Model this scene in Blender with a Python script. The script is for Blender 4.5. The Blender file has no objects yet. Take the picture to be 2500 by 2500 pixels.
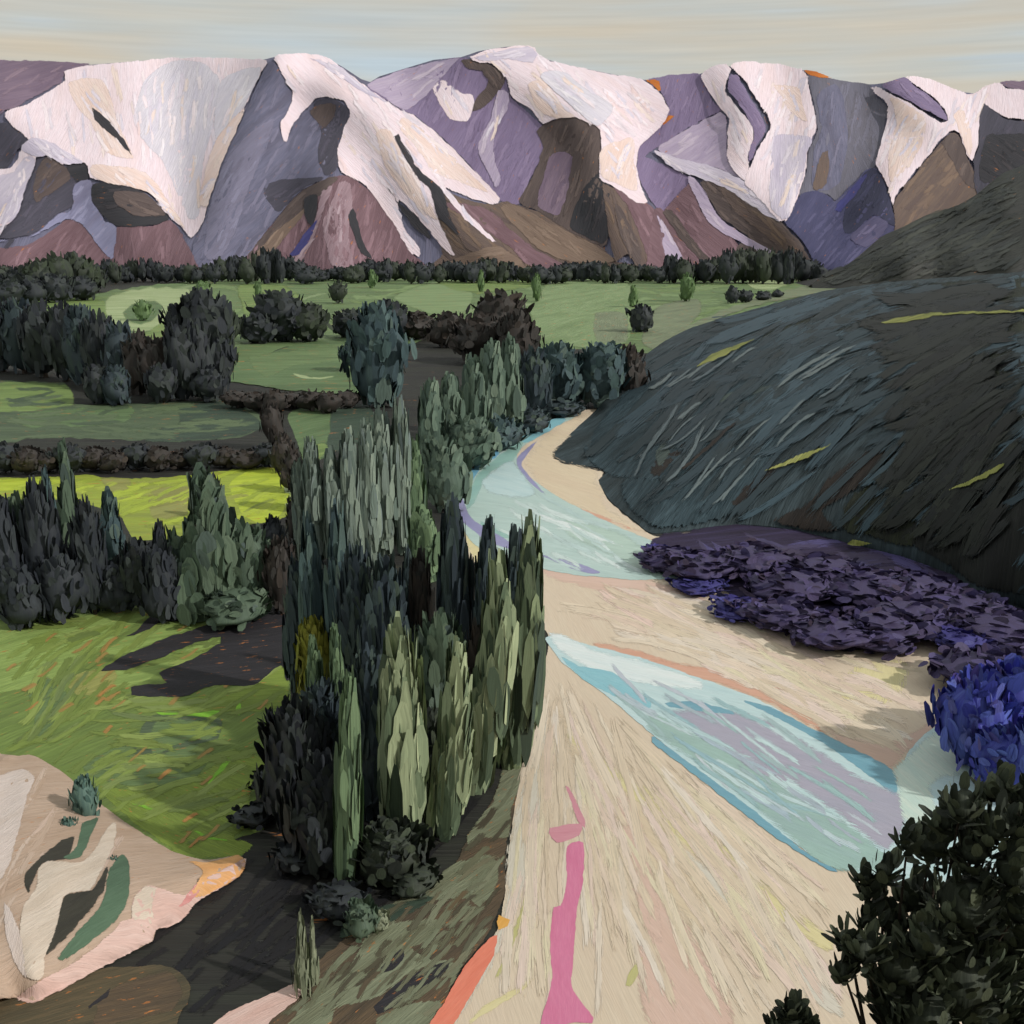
import bpy, math, random
import numpy as np
from mathutils import Vector, Matrix, noise
from mathutils.geometry import delaunay_2d_cdt
random.seed(7)
scene = bpy.context.scene
COL = scene.collection
R = math.radians

# ------------------------------------------------------------------ camera
CAM_H = 90.0
FOV = R(50)
FPX = 1250 / math.tan(FOV / 2)          # focal length in units of a 2500 wide frame
PITCH = math.atan((1250 - 560) / FPX)   # looking a little down into the valley
cam_data = bpy.data.cameras.new('camera')
cam_data.sensor_width = cam_data.sensor_height = 36
cam_data.angle = FOV
cam_data.clip_start = 0.5
cam_data.clip_end = 30000
cam = bpy.data.objects.new('camera', cam_data)
COL.objects.link(cam)
cam.location = (0, 0, CAM_H)
cam.rotation_euler = (math.pi / 2 - PITCH, 0, 0)
scene.camera = cam

# ------------------------------------------------------------------ sun, sky, exposure
SUN = Vector((0.74, -0.36, 0.57)).normalized()
SUN_EL = math.asin(SUN.z)
SUN_ROT = math.atan2(SUN.x, SUN.y)
sd = bpy.data.lights.new('sun', 'SUN')
sd.energy = 2.5
sd.angle = R(1.5)
sd.color = (1.0, 0.955, 0.91)
sun = bpy.data.objects.new('sun', sd)
COL.objects.link(sun)
sun.rotation_euler = (-SUN).to_track_quat('-Z', 'Y').to_euler()
sun.location = (200, -100, 400)

scene.view_settings.view_transform = 'Standard'
scene.view_settings.look = 'None'
scene.view_settings.exposure = 0.0
scene.view_settings.gamma = 1.0
scene.view_settings.use_curve_mapping = False
scene.cycles.max_bounces = 4
scene.cycles.diffuse_bounces = 2
scene.cycles.transparent_max_bounces = 32
scene.cycles.use_adaptive_sampling = True
scene.cycles.adaptive_threshold = 0.03


def lin(c):
    out = []
    for v in c[:3]:
        v = v / 255.0
        out.append(v / 12.92 if v <= 0.04045 else ((v + 0.055) / 1.055) ** 2.4)
    return out


world = bpy.data.worlds.new('World')
scene.world = world
world.use_nodes = True
nt = world.node_tree
nt.nodes.clear()
N = nt.nodes.new
L = nt.links.new
w_out = N('ShaderNodeOutputWorld')
w_bg = N('ShaderNodeBackground')
w_bg.inputs['Strength'].default_value = 0.1
w_sky = N('ShaderNodeTexSky')
w_sky.sky_type = 'NISHITA'
w_sky.sun_disc = False
w_sky.sun_elevation = SUN_EL
w_sky.sun_rotation = SUN_ROT
w_tc = N('ShaderNodeTexCoord')


def sky_noise(scale, vec_scale, rot, detail, rough=0.55):
    m = N('ShaderNodeMapping')
    m.inputs['Scale'].default_value = vec_scale
    m.inputs['Rotation'].default_value = rot
    L(w_tc.outputs['Generated'], m.inputs['Vector'])
    n = N('ShaderNodeTexNoise')
    n.inputs['Scale'].default_value = scale
    n.inputs['Detail'].default_value = detail
    n.inputs['Roughness'].default_value = rough
    L(m.outputs[0], n.inputs['Vector'])
    return n


def sky_col(c, k=1.0):
    return [v * 10.0 * k for v in lin(c)] + [1]


n1 = sky_noise(1.0, (2.2, 1.0, 30), (0, R(3), 0), 3)
n2 = sky_noise(1.0, (3.0, 1.0, 16), (0, R(-4), 0), 2)
n3 = sky_noise(1.0, (7.0, 4.0, 260), (0, R(2), 0), 4)
ramp = N('ShaderNodeValToRGB')
cr = ramp.color_ramp
cr.elements[0].position = 0.36
cr.elements[0].color = sky_col((190, 203, 212), 0.1)
cr.elements[1].position = 0.72
cr.elements[1].color = sky_col((207, 194, 172), 0.1)
e = cr.elements.new(0.45)
e.color = sky_col((194, 196, 190), 0.1)
e = cr.elements.new(0.58)
e.color = sky_col((200, 194, 180), 0.1)
L(n1.outputs['Fac'], ramp.inputs['Fac'])
blue = N('ShaderNodeMix')
blue.data_type = 'RGBA'
mr = N('ShaderNodeMapRange')
mr.inputs['From Min'].default_value = 0.48
mr.inputs['From Max'].default_value = 0.68
mr.inputs['To Max'].default_value = 0.75
L(n2.outputs['Fac'], mr.inputs['Value'])
L(mr.outputs[0], blue.inputs['Factor'])
L(ramp.outputs['Color'], blue.inputs['A'])
blue.inputs['B'].default_value = sky_col((188, 206, 218), 0.1)
bri = N('ShaderNodeMapRange')
bri.inputs['From Min'].default_value = 0.2
bri.inputs['From Max'].default_value = 0.8
bri.inputs['To Min'].default_value = 9.6
bri.inputs['To Max'].default_value = 11.4
L(n3.outputs['Fac'], bri.inputs['Value'])
sc_ = N('ShaderNodeVectorMath')
sc_.operation = 'SCALE'
L(blue.outputs['Result'], sc_.inputs[0])
L(bri.outputs[0], sc_.inputs['Scale'])
mixs = N('ShaderNodeMix')
mixs.data_type = 'RGBA'
mixs.inputs['Factor'].default_value = 0.93
L(w_sky.outputs['Color'], mixs.inputs['A'])
L(sc_.outputs[0], mixs.inputs['B'])
L(mixs.outputs['Result'], w_bg.inputs['Color'])
L(w_bg.outputs[0], w_out.inputs['Surface'])

# ------------------------------------------------------------------ geometry helpers
CAM = Vector((0, 0, CAM_H))
FWD = Vector((0, math.cos(PITCH), -math.sin(PITCH)))
UPV = Vector((0, math.sin(PITCH), math.cos(PITCH)))
OFF = {'A': (0, 0), 'B': (800, 0), 'C': (1600, 0), 'D': (0, 800), 'E': (800, 800), 'F': (1600, 800),
       'G': (0, 1600), 'I': (800, 1600), 'J': (1600, 1600)}
TS = 900 / 1932


def S(tile, pts):
    """survey sheet coordinates -> frame units"""
    if tile == 'W':
        return [(x * 2500 / 1932, y * 2500 / 1932) for x, y in pts]
    ox, oy = OFF[tile]
    return [(ox + x * TS, oy + y * TS) for x, y in pts]


def ray(u, v):
    return FWD + Vector(((u - 1250) / FPX, 0, 0)) - UPV * ((v - 1250) / FPX)


def at_z(u, v, z=0.0):
    d = ray(u, v)
    return CAM + d * ((z - CAM_H) / d.z)


def at_y(u, v, y):
    d = ray(u, v)
    return CAM + d * (y / d.y)


def seg_dist(p, a, b):
    ax, ay = a
    bx, by = b
    dx, dy = bx - ax, by - ay
    l2 = dx * dx + dy * dy
    t = 0 if l2 == 0 else max(0, min(1, ((p[0] - ax) * dx + (p[1] - ay) * dy) / l2))
    return math.hypot(p[0] - ax - t * dx, p[1] - ay - t * dy)


def line_dist(p, line):
    return min(seg_dist(p, line[i], line[i + 1]) for i in range(len(line) - 1))


def inside(p, poly):
    x, y = p
    c = False
    j = len(poly) - 1
    for i in range(len(poly)):
        xi, yi = poly[i]
        xj, yj = poly[j]
        if (yi > y) != (yj > y) and x < (xj - xi) * (y - yi) / (yj - yi) + xi:
            c = not c
        j = i
    return c


def catmull(pts, step, closed=True):
    n = len(pts)
    out = []
    rng = range(n) if closed else range(n - 1)
    for i in rng:
        if closed:
            p0, p1, p2, p3 = pts[i - 1], pts[i], pts[(i + 1) % n], pts[(i + 2) % n]
        else:
            p0, p1, p2, p3 = pts[max(i - 1, 0)], pts[i], pts[i + 1], pts[min(i + 2, n - 1)]
        d = math.hypot(p2[0] - p1[0], p2[1] - p1[1])
        k = max(1, int(d / step))
        for j in range(k):
            t = j / k
            q = []
            for a in (0, 1):
                m1 = 0.38 * (p2[a] - p0[a])
                m2 = 0.38 * (p3[a] - p1[a])
                # shorter tangents keep drawn corners crisp
                m1 = max(-d, min(d, m1))
                m2 = max(-d, min(d, m2))
                h00 = 2 * t ** 3 - 3 * t ** 2 + 1
                h10 = t ** 3 - 2 * t ** 2 + t
                h01 = -2 * t ** 3 + 3 * t ** 2
                h11 = t ** 3 - t ** 2
                q.append(h00 * p1[a] + h10 * m1 + h01 * p2[a] + h11 * m2)
            out.append(tuple(q))
    if not closed:
        out.append(pts[-1])
    return out


# ------------------------------------------------------------------ materials
GAIN = 1.02
MATS = {}


def alb(c, k=1.0):
    return [min(0.84, v * k / GAIN) for v in lin(c)] + [1]


def paint(name, c, c2=None, c3=None, rough=0.7, bump=0.5, fleck=0.0, contrast=1.0, spec=0.35, k=1.0, alpha=True, soft=0.4):
    """earth, grass, snow or rock with streaky variation laid along the uv direction (uv in stroke widths)"""
    key = name
    if key in MATS:
        return MATS[key]
    m = bpy.data.materials.new(name)
    m.use_nodes = True
    t = m.node_tree
    t.nodes.clear()
    n = t.nodes.new
    l = t.links.new
    out = n('ShaderNodeOutputMaterial')
    bs = n('ShaderNodeBsdfPrincipled')
    bs.inputs['Roughness'].default_value = rough
    bs.inputs['Specular IOR Level'].default_value = spec
    uv = n('ShaderNodeUVMap')
    uv.uv_map = 'stroke'
    # warp so that streaks curve a little
    wn = n('ShaderNodeTexNoise')
    wn.noise_dimensions = '2D'
    wn.inputs['Scale'].default_value = 0.02
    wn.inputs['Detail'].default_value = 1
    l(uv.outputs[0], wn.inputs['Vector'])
    wsub = n('ShaderNodeVectorMath')
    wsub.operation = 'MULTIPLY_ADD'
    wsub.inputs[1].default_value = (6, 6, 0)
    l(wn.outputs['Color'], wsub.inputs[0])
    l(uv.outputs[0], wsub.inputs[2])

    def nz(sc, det, rough_=0.6):
        mp = n('ShaderNodeMapping')
        mp.inputs['Scale'].default_value = sc
        l(wsub.outputs[0], mp.inputs['Vector'])
        q = n('ShaderNodeTexNoise')
        q.noise_dimensions = '2D'
        q.inputs['Scale'].default_value = 1.0
        q.inputs['Detail'].default_value = det
        q.inputs['Roughness'].default_value = rough_
        l(mp.outputs[0], q.inputs['Vector'])
        return q
    big = nz((0.035, 0.22, 1), 1)
    mid = nz((0.10, 1.0, 1), 2)
    fine = nz((0.22, 4.2, 1), 2, 0.7)
    c2 = c2 or [min(255, v * 1.12 + 4) for v in c]
    c3 = c3 or [v * 0.84 for v in c]

    def mr_(src, a, b, lo, hi):
        q = n('ShaderNodeMapRange')
        q.inputs['From Min'].default_value = a
        q.inputs['From Max'].default_value = b
        q.inputs['To Min'].default_value = lo
        q.inputs['To Max'].default_value = hi
        l(src, q.inputs['Value'])
        return q.outputs[0]

    def mix(fac, a, b):
        q = n('ShaderNodeMix')
        q.data_type = 'RGBA'
        l(fac, q.inputs['Factor'])
        if isinstance(a, list):
            q.inputs['A'].default_value = a
        else:
            l(a, q.inputs['A'])
        if isinstance(b, list):
            q.inputs['B'].default_value = b
        else:
            l(b, q.inputs['B'])
        return q.outputs['Result']
    x = mix(mr_(mid.outputs['Fac'], 0.42, 0.74, 0, 0.85 * min(1, contrast)), alb(c, k), alb(c2, k))
    x = mix(mr_(big.outputs['Fac'], 0.44, 0.74, 0, 0.8 * min(1, contrast)), x, alb(c3, k))
    if fleck > 0:
        fl = nz((0.25, 0.9, 1), 4, 0.7)
        x = mix(mr_(fl.outputs['Fac'], 0.72 - 0.12 * fleck, 0.76 - 0.12 * fleck, 0, 0.8), x, alb((190, 120, 62), k))
    hsv = n('ShaderNodeHueSaturation')
    l(x, hsv.inputs['Color'])
    l(mr_(fine.outputs['Fac'], 0.25, 0.75, 1 - 0.16 * contrast, 1 + 0.16 * contrast), hsv.inputs['Value'])
    l(hsv.outputs[0], bs.inputs['Base Color'])
    # relief: bristle furrows plus fine grain
    add = n('ShaderNodeMath')
    add.operation = 'ADD'
    l(fine.outputs['Fac'], add.inputs[0])
    l(mid.outputs['Fac'], add.inputs[1])
    bp = n('ShaderNodeBump')
    bp.inputs['Strength'].default_value = bump
    bp.inputs['Distance'].default_value = 1.0
    sw = n('ShaderNodeAttribute')
    sw.attribute_type = 'OBJECT'
    sw.attribute_name = 'stroke_width'
    ms = n('ShaderNodeMath')
    ms.operation = 'MULTIPLY'
    ms.inputs[1].default_value = 0.28
    l(sw.outputs['Fac'], ms.inputs[0])
    l(ms.outputs[0], bp.inputs['Distance'])
    l(add.outputs[0], bp.inputs['Height'])
    l(bp.outputs[0], bs.inputs['Normal'])
    if not alpha:
        l(bs.outputs[0], out.inputs['Surface'])
        MATS[key] = m
        return m
    # the cover thins out in ragged streaks towards its margin
    ed = n('ShaderNodeAttribute')
    ed.attribute_name = 'cover'
    e1 = n('ShaderNodeMath')
    e1.operation = 'MULTIPLY_ADD'
    e1.inputs[1].default_value = 2.2 + 1.6 * (soft - 0.4)
    e1.inputs[2].default_value = -1.1 - 0.8 * (soft - 0.4)
    l(fine.outputs['Fac'], e1.inputs[0])
    e2 = n('ShaderNodeMath')
    e2.operation = 'MULTIPLY_ADD'
    e2.inputs[1].default_value = 2.4
    l(ed.outputs['Fac'], e2.inputs[0])
    l(e1.outputs[0], e2.inputs[2])
    l(mr_(e2.outputs[0], 0.4, 0.62, 0, 1), bs.inputs['Alpha'])
    l(bs.outputs[0], out.inputs['Surface'])
    MATS[key] = m
    return m


def leafmat(name, cols, rough=0.6, spec=0.2, k=1.3):
    """foliage: every leaf island takes its own tint from the palette, with a bristly lengthwise grain"""
    if name in MATS:
        return MATS[name]
    m = bpy.data.materials.new(name)
    m.use_nodes = True
    t = m.node_tree
    t.nodes.clear()
    n = t.nodes.new
    l = t.links.new
    out = n('ShaderNodeOutputMaterial')
    bs = n('ShaderNodeBsdfPrincipled')
    bs.inputs['Roughness'].default_value = rough
    bs.inputs['Specular IOR Level'].default_value = spec
    g = n('ShaderNodeNewGeometry')
    rp = n('ShaderNodeValToRGB')
    el = rp.color_ramp.elements
    el[0].color = alb(cols[0], k)
    el[0].position = 0.0
    el[1].color = alb(cols[-1], k)
    el[1].position = 1.0
    for i, c in enumerate(cols[1:-1]):
        q = el.new((i + 1) / (len(cols) - 1))
        q.color = alb(c, k)
    l(g.outputs['Random Per Island'], rp.inputs['Fac'])
    uv = n('ShaderNodeUVMap')
    uv.uv_map = 'stroke'
    mp = n('ShaderNodeMapping')
    mp.inputs['Scale'].default_value = (7, 0.7, 1)
    l(uv.outputs[0], mp.inputs['Vector'])
    nz = n('ShaderNodeTexNoise')
    nz.inputs['Scale'].default_value = 1.0
    nz.inputs['Detail'].default_value = 3
    l(mp.outputs[0], nz.inputs['Vector'])
    mr2 = n('ShaderNodeMapRange')
    mr2.inputs['From Min'].default_value = 0.3
    mr2.inputs['From Max'].default_value = 0.7
    mr2.inputs['To Min'].default_value = 0.72
    mr2.inputs['To Max'].default_value = 1.3
    l(nz.outputs['Fac'], mr2.inputs['Value'])
    hv = n('ShaderNodeHueSaturation')
    l(rp.outputs['Color'], hv.inputs['Color'])
    l(mr2.outputs[0], hv.inputs['Value'])
    l(hv.outputs[0], bs.inputs['Base Color'])
    l(bs.outputs[0], out.inputs['Surface'])
    MATS[name] = m
    return m


# ------------------------------------------------------------------ object helpers
def tag(o, label=None, cat=None, group=None, kind=None):
    if label:
        o['label'] = label
    if cat:
        o['category'] = cat
    if group:
        o['group'] = group
    if kind:
        o['kind'] = kind
    return o


def mesh_obj(name, verts, faces, mat, parent=None, uvs=None, smooth=False, mats=None, fmat=None, cover=True):
    me = bpy.data.meshes.new(name)
    me.from_pydata([tuple(v) for v in verts], [], faces)
    if uvs is not None:
        ul = me.uv_layers.new(name='stroke')
        for lp in me.loops:
            ul.data[lp.index].uv = uvs[lp.vertex_index]
    for m in (mats or [mat]):
        me.materials.append(m)
    if fmat:
        me.polygons.foreach_set('material_index', fmat)
    if uvs is not None and cover:
        at = me.attributes.new('cover', 'FLOAT', 'POINT')
        at.data.foreach_set('value', [1.0] * len(verts))
    if smooth:
        me.polygons.foreach_set('use_smooth', [True] * len(me.polygons))
    me.update()
    o = bpy.data.objects.new(name, me)
    COL.objects.link(o)
    if parent:
        o.parent = parent
    return o


def jitter(pts, amp, seed):
    out = []
    n = len(pts)
    for i, (x, y) in enumerate(pts):
        w = noise.noise_vector(Vector((x * 0.06, y * 0.06, seed * 7.3)))
        w2 = noise.noise_vector(Vector((x * 0.22, y * 0.22, seed * 3.1 + 50)))
        out.append((x + amp * (w.x + 0.6 * w2.x), y + amp * (w.y + 0.6 * w2.y)))
    return out


SEED = [0]


def cover_values(v2, pts, rim, feather):
    a = np.array(pts)
    b = np.roll(a, -1, axis=0)
    p = np.array([(q.x, q.y) for q in v2])
    ab = b - a
    l2 = np.maximum((ab ** 2).sum(1), 1e-9)
    t = ((p[:, None, :] - a[None]) * ab[None]).sum(2) / l2
    t = np.clip(t, 0, 1)
    d = np.sqrt(((p[:, None, :] - a[None] - t[..., None] * ab[None]) ** 2).sum(2)).min(1)
    f = min(feather, max(2.0, 0.6 * d.max()))
    val = np.clip(d / f, 0, 1)
    for i in rim:
        val[i] = 0.0
    return val.tolist()


def drape(name, poly, surf, mat, parent=None, off=0.0, thick=0.3, step=16, grid=None, jit=4.0,
          ang=0.0, width=1.0, uvplane='xy', smooth=True, ext=True, sharp=False, feather=7.0):
    """a patch cut to the outline and laid on surf(u, v, off); skirted so that it has thickness"""
    SEED[0] += 1
    if ext:
        q = []
        for (u, v) in poly:
            if u < 6:
                u -= 450
            elif u > 2494:
                u += 450
            q.append((u, v))
        poly = q
    pts = list(poly) if sharp else catmull(poly, step)
    pts = jitter(pts, jit, SEED[0])
    n = len(pts)
    vv = [Vector(p) for p in pts]
    edges = [(i, (i + 1) % n) for i in range(n)]
    if feather:
        for i in range(n):                    # an inner ring where the cover is full
            ax, ay = pts[i - 1]
            bx, by = pts[(i + 1) % n]
            tx, ty = bx - ax, by - ay
            tl = math.hypot(tx, ty) or 1
            for fr in ((1.0, 0.5, 0.22) if feather > 10 else (1.0, 0.5)):
                for sgn in (1, -1):
                    q = (pts[i][0] - sgn * ty / tl * feather * fr, pts[i][1] + sgn * tx / tl * feather * fr)
                    if inside(q, pts):
                        vv.append(Vector(q))
    if not grid and feather > 8:
        grid = feather * 0.8
    if grid:
        us = [p[0] for p in pts]
        vs = [p[1] for p in pts]
        gy = min(vs) + grid * 0.5
        row = 0
        while gy < max(vs):
            gx = min(us) + (grid * 0.5 if row % 2 else 0)
            while gx < max(us):
                if inside((gx, gy), pts):
                    vv.append(Vector((gx + random.uniform(-.2, .2) * grid, gy + random.uniform(-.2, .2) * grid)))
                gx += grid
            gy += grid * 0.87
            row += 1
    res = delaunay_2d_cdt(vv, edges, [list(range(n))], 1, 1e-4)
    v2, e2, f2 = res[0], res[1], res[2]
    P = [surf(p.x, p.y, off) for p in v2]
    faces = []
    for f in f2:
        a, b, c = (v2[i] for i in f)
        cr_ = (b.x - a.x) * (c.y - a.y) - (b.y - a.y) * (c.x - a.x)
        faces.append(tuple(f) if cr_ < 0 else tuple(reversed(f)))
    # skirt on boundary edges
    cnt = {}
    for f in faces:
        for i in range(3):
            a, b = f[i], f[(i + 1) % 3]
            cnt.setdefault((min(a, b), max(a, b)), []).append((a, b))
    low = {}
    P0 = list(v2)
    down = Vector((0, 0, -thick)) if uvplane == 'xy' else Vector((0, thick * 0.7, -thick * 0.4))
    sk = []
    rim = set()
    for kk, lst in cnt.items():
        if len(lst) == 1:
            a, b = lst[0]
            rim.update((a, b))
            if feather:
                continue
            for i in (a, b):
                if i not in low:
                    low[i] = len(P)
                    P.append(P[i].copy())
                    P.append(P[i] + down)
            sk.append((low[b], low[a], low[a] + 1, low[b] + 1))
    ca, sa = math.cos(ang), math.sin(ang)
    uvs = []
    for p in P:
        if uvplane == 'xy':
            a, b = p.x, p.y
        else:
            a, b = p.x, p.z * 1.35
        uvs.append(((a * ca + b * sa) / width + SEED[0] * 13.7, (-a * sa + b * ca) / width + SEED[0] * 7.1))
    o = mesh_obj(name, P, faces + sk, mat, parent, uvs, cover=False)
    me = o.data
    if smooth:
        me.polygons.foreach_set('use_smooth', [i < len(faces) for i in range(len(me.polygons))])
    at = me.attributes.new('cover', 'FLOAT', 'POINT')
    if feather:
        at.data.foreach_set('value', cover_values(v2, pts, rim, feather))
    else:
        at.data.foreach_set('value', [1.0] * len(P))
    o['stroke_width'] = float(width)
    return o


def ground_surf(u, v, off):
    return at_z(u, v, off)


def strokemat(name, cols, rough=0.7, spec=0.3, k=1.0, cov=0.9):
    """swaths of cover: each island its own tint, bristly along its length, thinning out at the rim"""
    if name in MATS:
        return MATS[name]
    m = bpy.data.materials.new(name)
    m.use_nodes = True
    t = m.node_tree
    t.nodes.clear()
    n = t.nodes.new
    l = t.links.new
    out = n('ShaderNodeOutputMaterial')
    bs = n('ShaderNodeBsdfPrincipled')
    bs.inputs['Roughness'].default_value = rough
    bs.inputs['Specular IOR Level'].default_value = spec
    g = n('ShaderNodeNewGeometry')
    rp = n('ShaderNodeValToRGB')
    el = rp.color_ramp.elements
    el[0].color = alb(cols[0], k)
    el[1].color = alb(cols[-1], k)
    for i, c in enumerate(cols[1:-1]):
        el.new((i + 1) / (len(cols) - 1)).color = alb(c, k)
    l(g.outputs['Random Per Island'], rp.inputs['Fac'])
    uv = n('ShaderNodeUVMap')
    uv.uv_map = 'stroke'
    mp = n('ShaderNodeMapping')
    mp.inputs['Scale'].default_value = (9, 0.35, 1)
    l(uv.outputs[0], mp.inputs['Vector'])
    nz = n('ShaderNodeTexNoise')
    nz.noise_dimensions = '2D'
    nz.inputs['Scale'].default_value = 1.0
    nz.inputs['Detail'].default_value = 2
    nz.inputs['Roughness'].default_value = 0.65
    l(mp.outputs[0], nz.inputs['Vector'])

    def mr_(src, a, b, lo, hi):
        q = n('ShaderNodeMapRange')
        q.inputs['From Min'].default_value = a
        q.inputs['From Max'].default_value = b
        q.inputs['To Min'].default_value = lo
        q.inputs['To Max'].default_value = hi
        l(src, q.inputs['Value'])
        return q.outputs[0]
    hv = n('ShaderNodeHueSaturation')
    l(rp.outputs['Color'], hv.inputs['Color'])
    l(mr_(nz.outputs['Fac'], 0.25, 0.75, 0.86, 1.14), hv.inputs['Value'])
    l(hv.outputs[0], bs.inputs['Base Color'])
    ed = n('ShaderNodeAttribute')
    ed.attribute_name = 'cover'
    e1 = n('ShaderNodeMath')
    e1.operation = 'MULTIPLY_ADD'
    e1.inputs[1].default_value = 3.6
    e1.inputs[2].default_value = -1.8
    l(nz.outputs['Fac'], e1.inputs[0])
    e2 = n('ShaderNodeMath')
    e2.operation = 'MULTIPLY_ADD'
    e2.inputs[1].default_value = 1.7
    l(ed.outputs['Fac'], e2.inputs[0])
    l(e1.outputs[0], e2.inputs[2])
    l(mr_(e2.outputs[0], 0.55, 0.68, 0, 1.0), bs.inputs['Alpha'])
    bp = n('ShaderNodeBump')
    bp.inputs['Strength'].default_value = 0.15
    sw = n('ShaderNodeAttribute')
    sw.attribute_type = 'OBJECT'
    sw.attribute_name = 'stroke_width'
    ms = n('ShaderNodeMath')
    ms.operation = 'MULTIPLY'
    ms.inputs[1].default_value = 0.035
    l(sw.outputs['Fac'], ms.inputs[0])
    l(ms.outputs[0], bp.inputs['Distance'])
    l(nz.outputs['Fac'], bp.inputs['Height'])
    l(bp.outputs[0], bs.inputs['Normal'])
    l(bs.outputs[0], out.inputs['Surface'])
    MATS[name] = m
    return m


def swaths(name, parent, surf, poly, n, dirf, cols, off, length=(60, 140), wid=(8, 18), seed=1, mat=None, step=0.0003, k=1.0, cov=0.9, spec=0.3, rough=0.7, curve=0.15):
    """long swaths of the same cover lying on the surface (too many to count: one part)"""
    rnd = random.Random(seed)
    us = [p[0] for p in poly]
    vs = [p[1] for p in poly]
    V, F, U, C = [], [], [], []
    tries = 0
    made = 0
    wm_ = []
    while made < n and tries < n * 40:
        tries += 1
        u, v = rnd.uniform(min(us), max(us)), rnd.uniform(min(vs), max(vs))
        if not inside((u, v), poly):
            continue
        a = dirf(u, v) + rnd.gauss(0, 0.10)
        Ln = rnd.uniform(*length)
        w = rnd.uniform(*wid)
        cv_ = rnd.uniform(-curve, curve)
        cl = []
        ok = True
        for j in range(7):
            t_ = j / 6 - .5
            aa = a + cv_ * t_ * 2
            cl.append((u + Ln * t_ * math.cos(aa), v - Ln * t_ * math.sin(aa), aa))
        for q in (cl[0], cl[1], cl[-2], cl[-1]):
            if not inside((q[0], q[1]), poly):
                ok = False
        if not ok:
            continue
        b = len(V)
        o = rnd.random() * 300
        z = off + step * made
        for j, (x, y, aa) in enumerate(cl):
            for q in (-1, 0, 1):
                V.append(surf(x + q * w * .5 * math.sin(aa), y + q * w * .5 * math.cos(aa), z))
                U.append((o + q * .5, o + j * Ln / w / 6))
                C.append(0.0 if q or j in (0, 6) else 1.0)
        for j in range(6):
            for q in range(2):
                i0 = b + j * 3 + q
                F.append((i0, i0 + 1, i0 + 4, i0 + 3))
        wm_.append((V[b + 9] - V[b + 11]).length)
        made += 1
    if not V:
        return None
    # faces towards the sky and the viewer
    F2 = []
    for f in F:
        a_, b_, c_ = V[f[0]], V[f[1]], V[f[2]]
        nrm = (b_ - a_).cross(c_ - a_)
        F2.append(f if nrm.dot(CAM - a_) > 0 else tuple(reversed(f)))
    ob = mesh_obj(name, V, F2, mat or strokemat('swath_' + name + str(seed), cols, k=k, cov=cov, spec=spec, rough=rough), parent, U, smooth=True, cover=False)
    at = ob.data.attributes.new('cover', 'FLOAT', 'POINT')
    at.data.foreach_set('value', C)
    ob['stroke_width'] = sorted(wm_)[len(wm_) // 4]
    ob['kind'] = 'stuff'
    return ob


# ================================================================== GROUND
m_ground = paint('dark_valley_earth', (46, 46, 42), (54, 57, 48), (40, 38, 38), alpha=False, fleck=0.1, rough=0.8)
gx = [-5000, -1500, -500, -150, 150, 500, 1500, 5000]
gy = [60, 130, 200, 300, 450, 700, 1100, 1800, 2600, 4000, 7000]
gv, gf, guv = [], [], []
for y in gy:
    for x in gx:
        gv.append((x, y, -0.02))
        guv.append((x / 4.0, y / 4.0))
for j in range(len(gy) - 1):
    for i in range(len(gx) - 1):
        a = j * len(gx) + i
        gf.append((a, a + 1, a + 1 + len(gx), a + len(gx)))
ground = mesh_obj('ground', gv, gf, m_ground, None, guv)
ground['stroke_width'] = 4.0
tag(ground, 'dark olive valley floor under the trees and fields', 'ground', kind='structure')

# hillside under the viewpoint (below the frame; carries the near shrubs)
m_slope = paint('near_slope_grass', (82, 80, 58), (110, 108, 80), (60, 56, 44), alpha=False)
sv, sf, suv = [], [], []
for j in range(13):
    y = -30 + j * 11
    for i in range(25):
        x = -120 + i * 10
        z = min(CAM_H - 2.6, CAM_H - 2.6 - 0.93 * y) + 0.5 * noise.noise(Vector((x * 0.1, y * 0.1, 0)))
        z = max(z, -2)
        sv.append((x, y, z))
        suv.append((x, y))
for j in range(12):
    for i in range(24):
        a = j * 25 + i
        sf.append((a, a + 1, a + 26, a + 25))
slope = mesh_obj('near_hillside', sv, sf, m_slope, None, suv, smooth=True)
slope['stroke_width'] = 1.0
tag(slope, 'grassy hillside below the viewpoint', 'hillside', kind='structure')


def slope_z(y):
    return CAM_H - 2.6 - 0.93 * y


# ================================================================== MOUNTAINS
SKY_A = S('A', [(0, 335), (150, 322), (300, 330), (470, 340), (700, 322), (900, 310), (1100, 305), (1390, 315), (1440, 295),
                (1560, 285), (1690, 295), (1780, 340), (1932, 440)])
SKY_B = S('B', [(240, 410), (400, 360), (560, 312), (700, 300), (800, 265), (950, 243), (1060, 240), (1110, 300), (1250, 340),
                (1500, 390), (1660, 420), (1780, 425)])
SKY_C = S('C', [(120, 410), (240, 390), (300, 350), (370, 340), (400, 350), (430, 325), (600, 335), (760, 365), (850, 385),
                (930, 415), (1120, 445), (1200, 435), (1310, 405), (1450, 420), (1560, 465), (1660, 495), (1740, 450),
                (1810, 435), (1932, 425)])
SKYL = [(-900, 260), (-400, 120), (-150, 190)] + SKY_A + SKY_B + SKY_C + [(2620, 150), (2900, 230), (3400, 300)]


def skyline(u):
    for i in range(len(SKYL) - 1):
        a, b = SKYL[i], SKYL[i + 1]
        if a[0] <= u <= b[0]:
            t = (u - a[0]) / max(1e-6, b[0] - a[0])
            return a[1] + t * (b[1] - a[1])
    return SKYL[0][1] if u < SKYL[0][0] else SKYL[-1][1]


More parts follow.
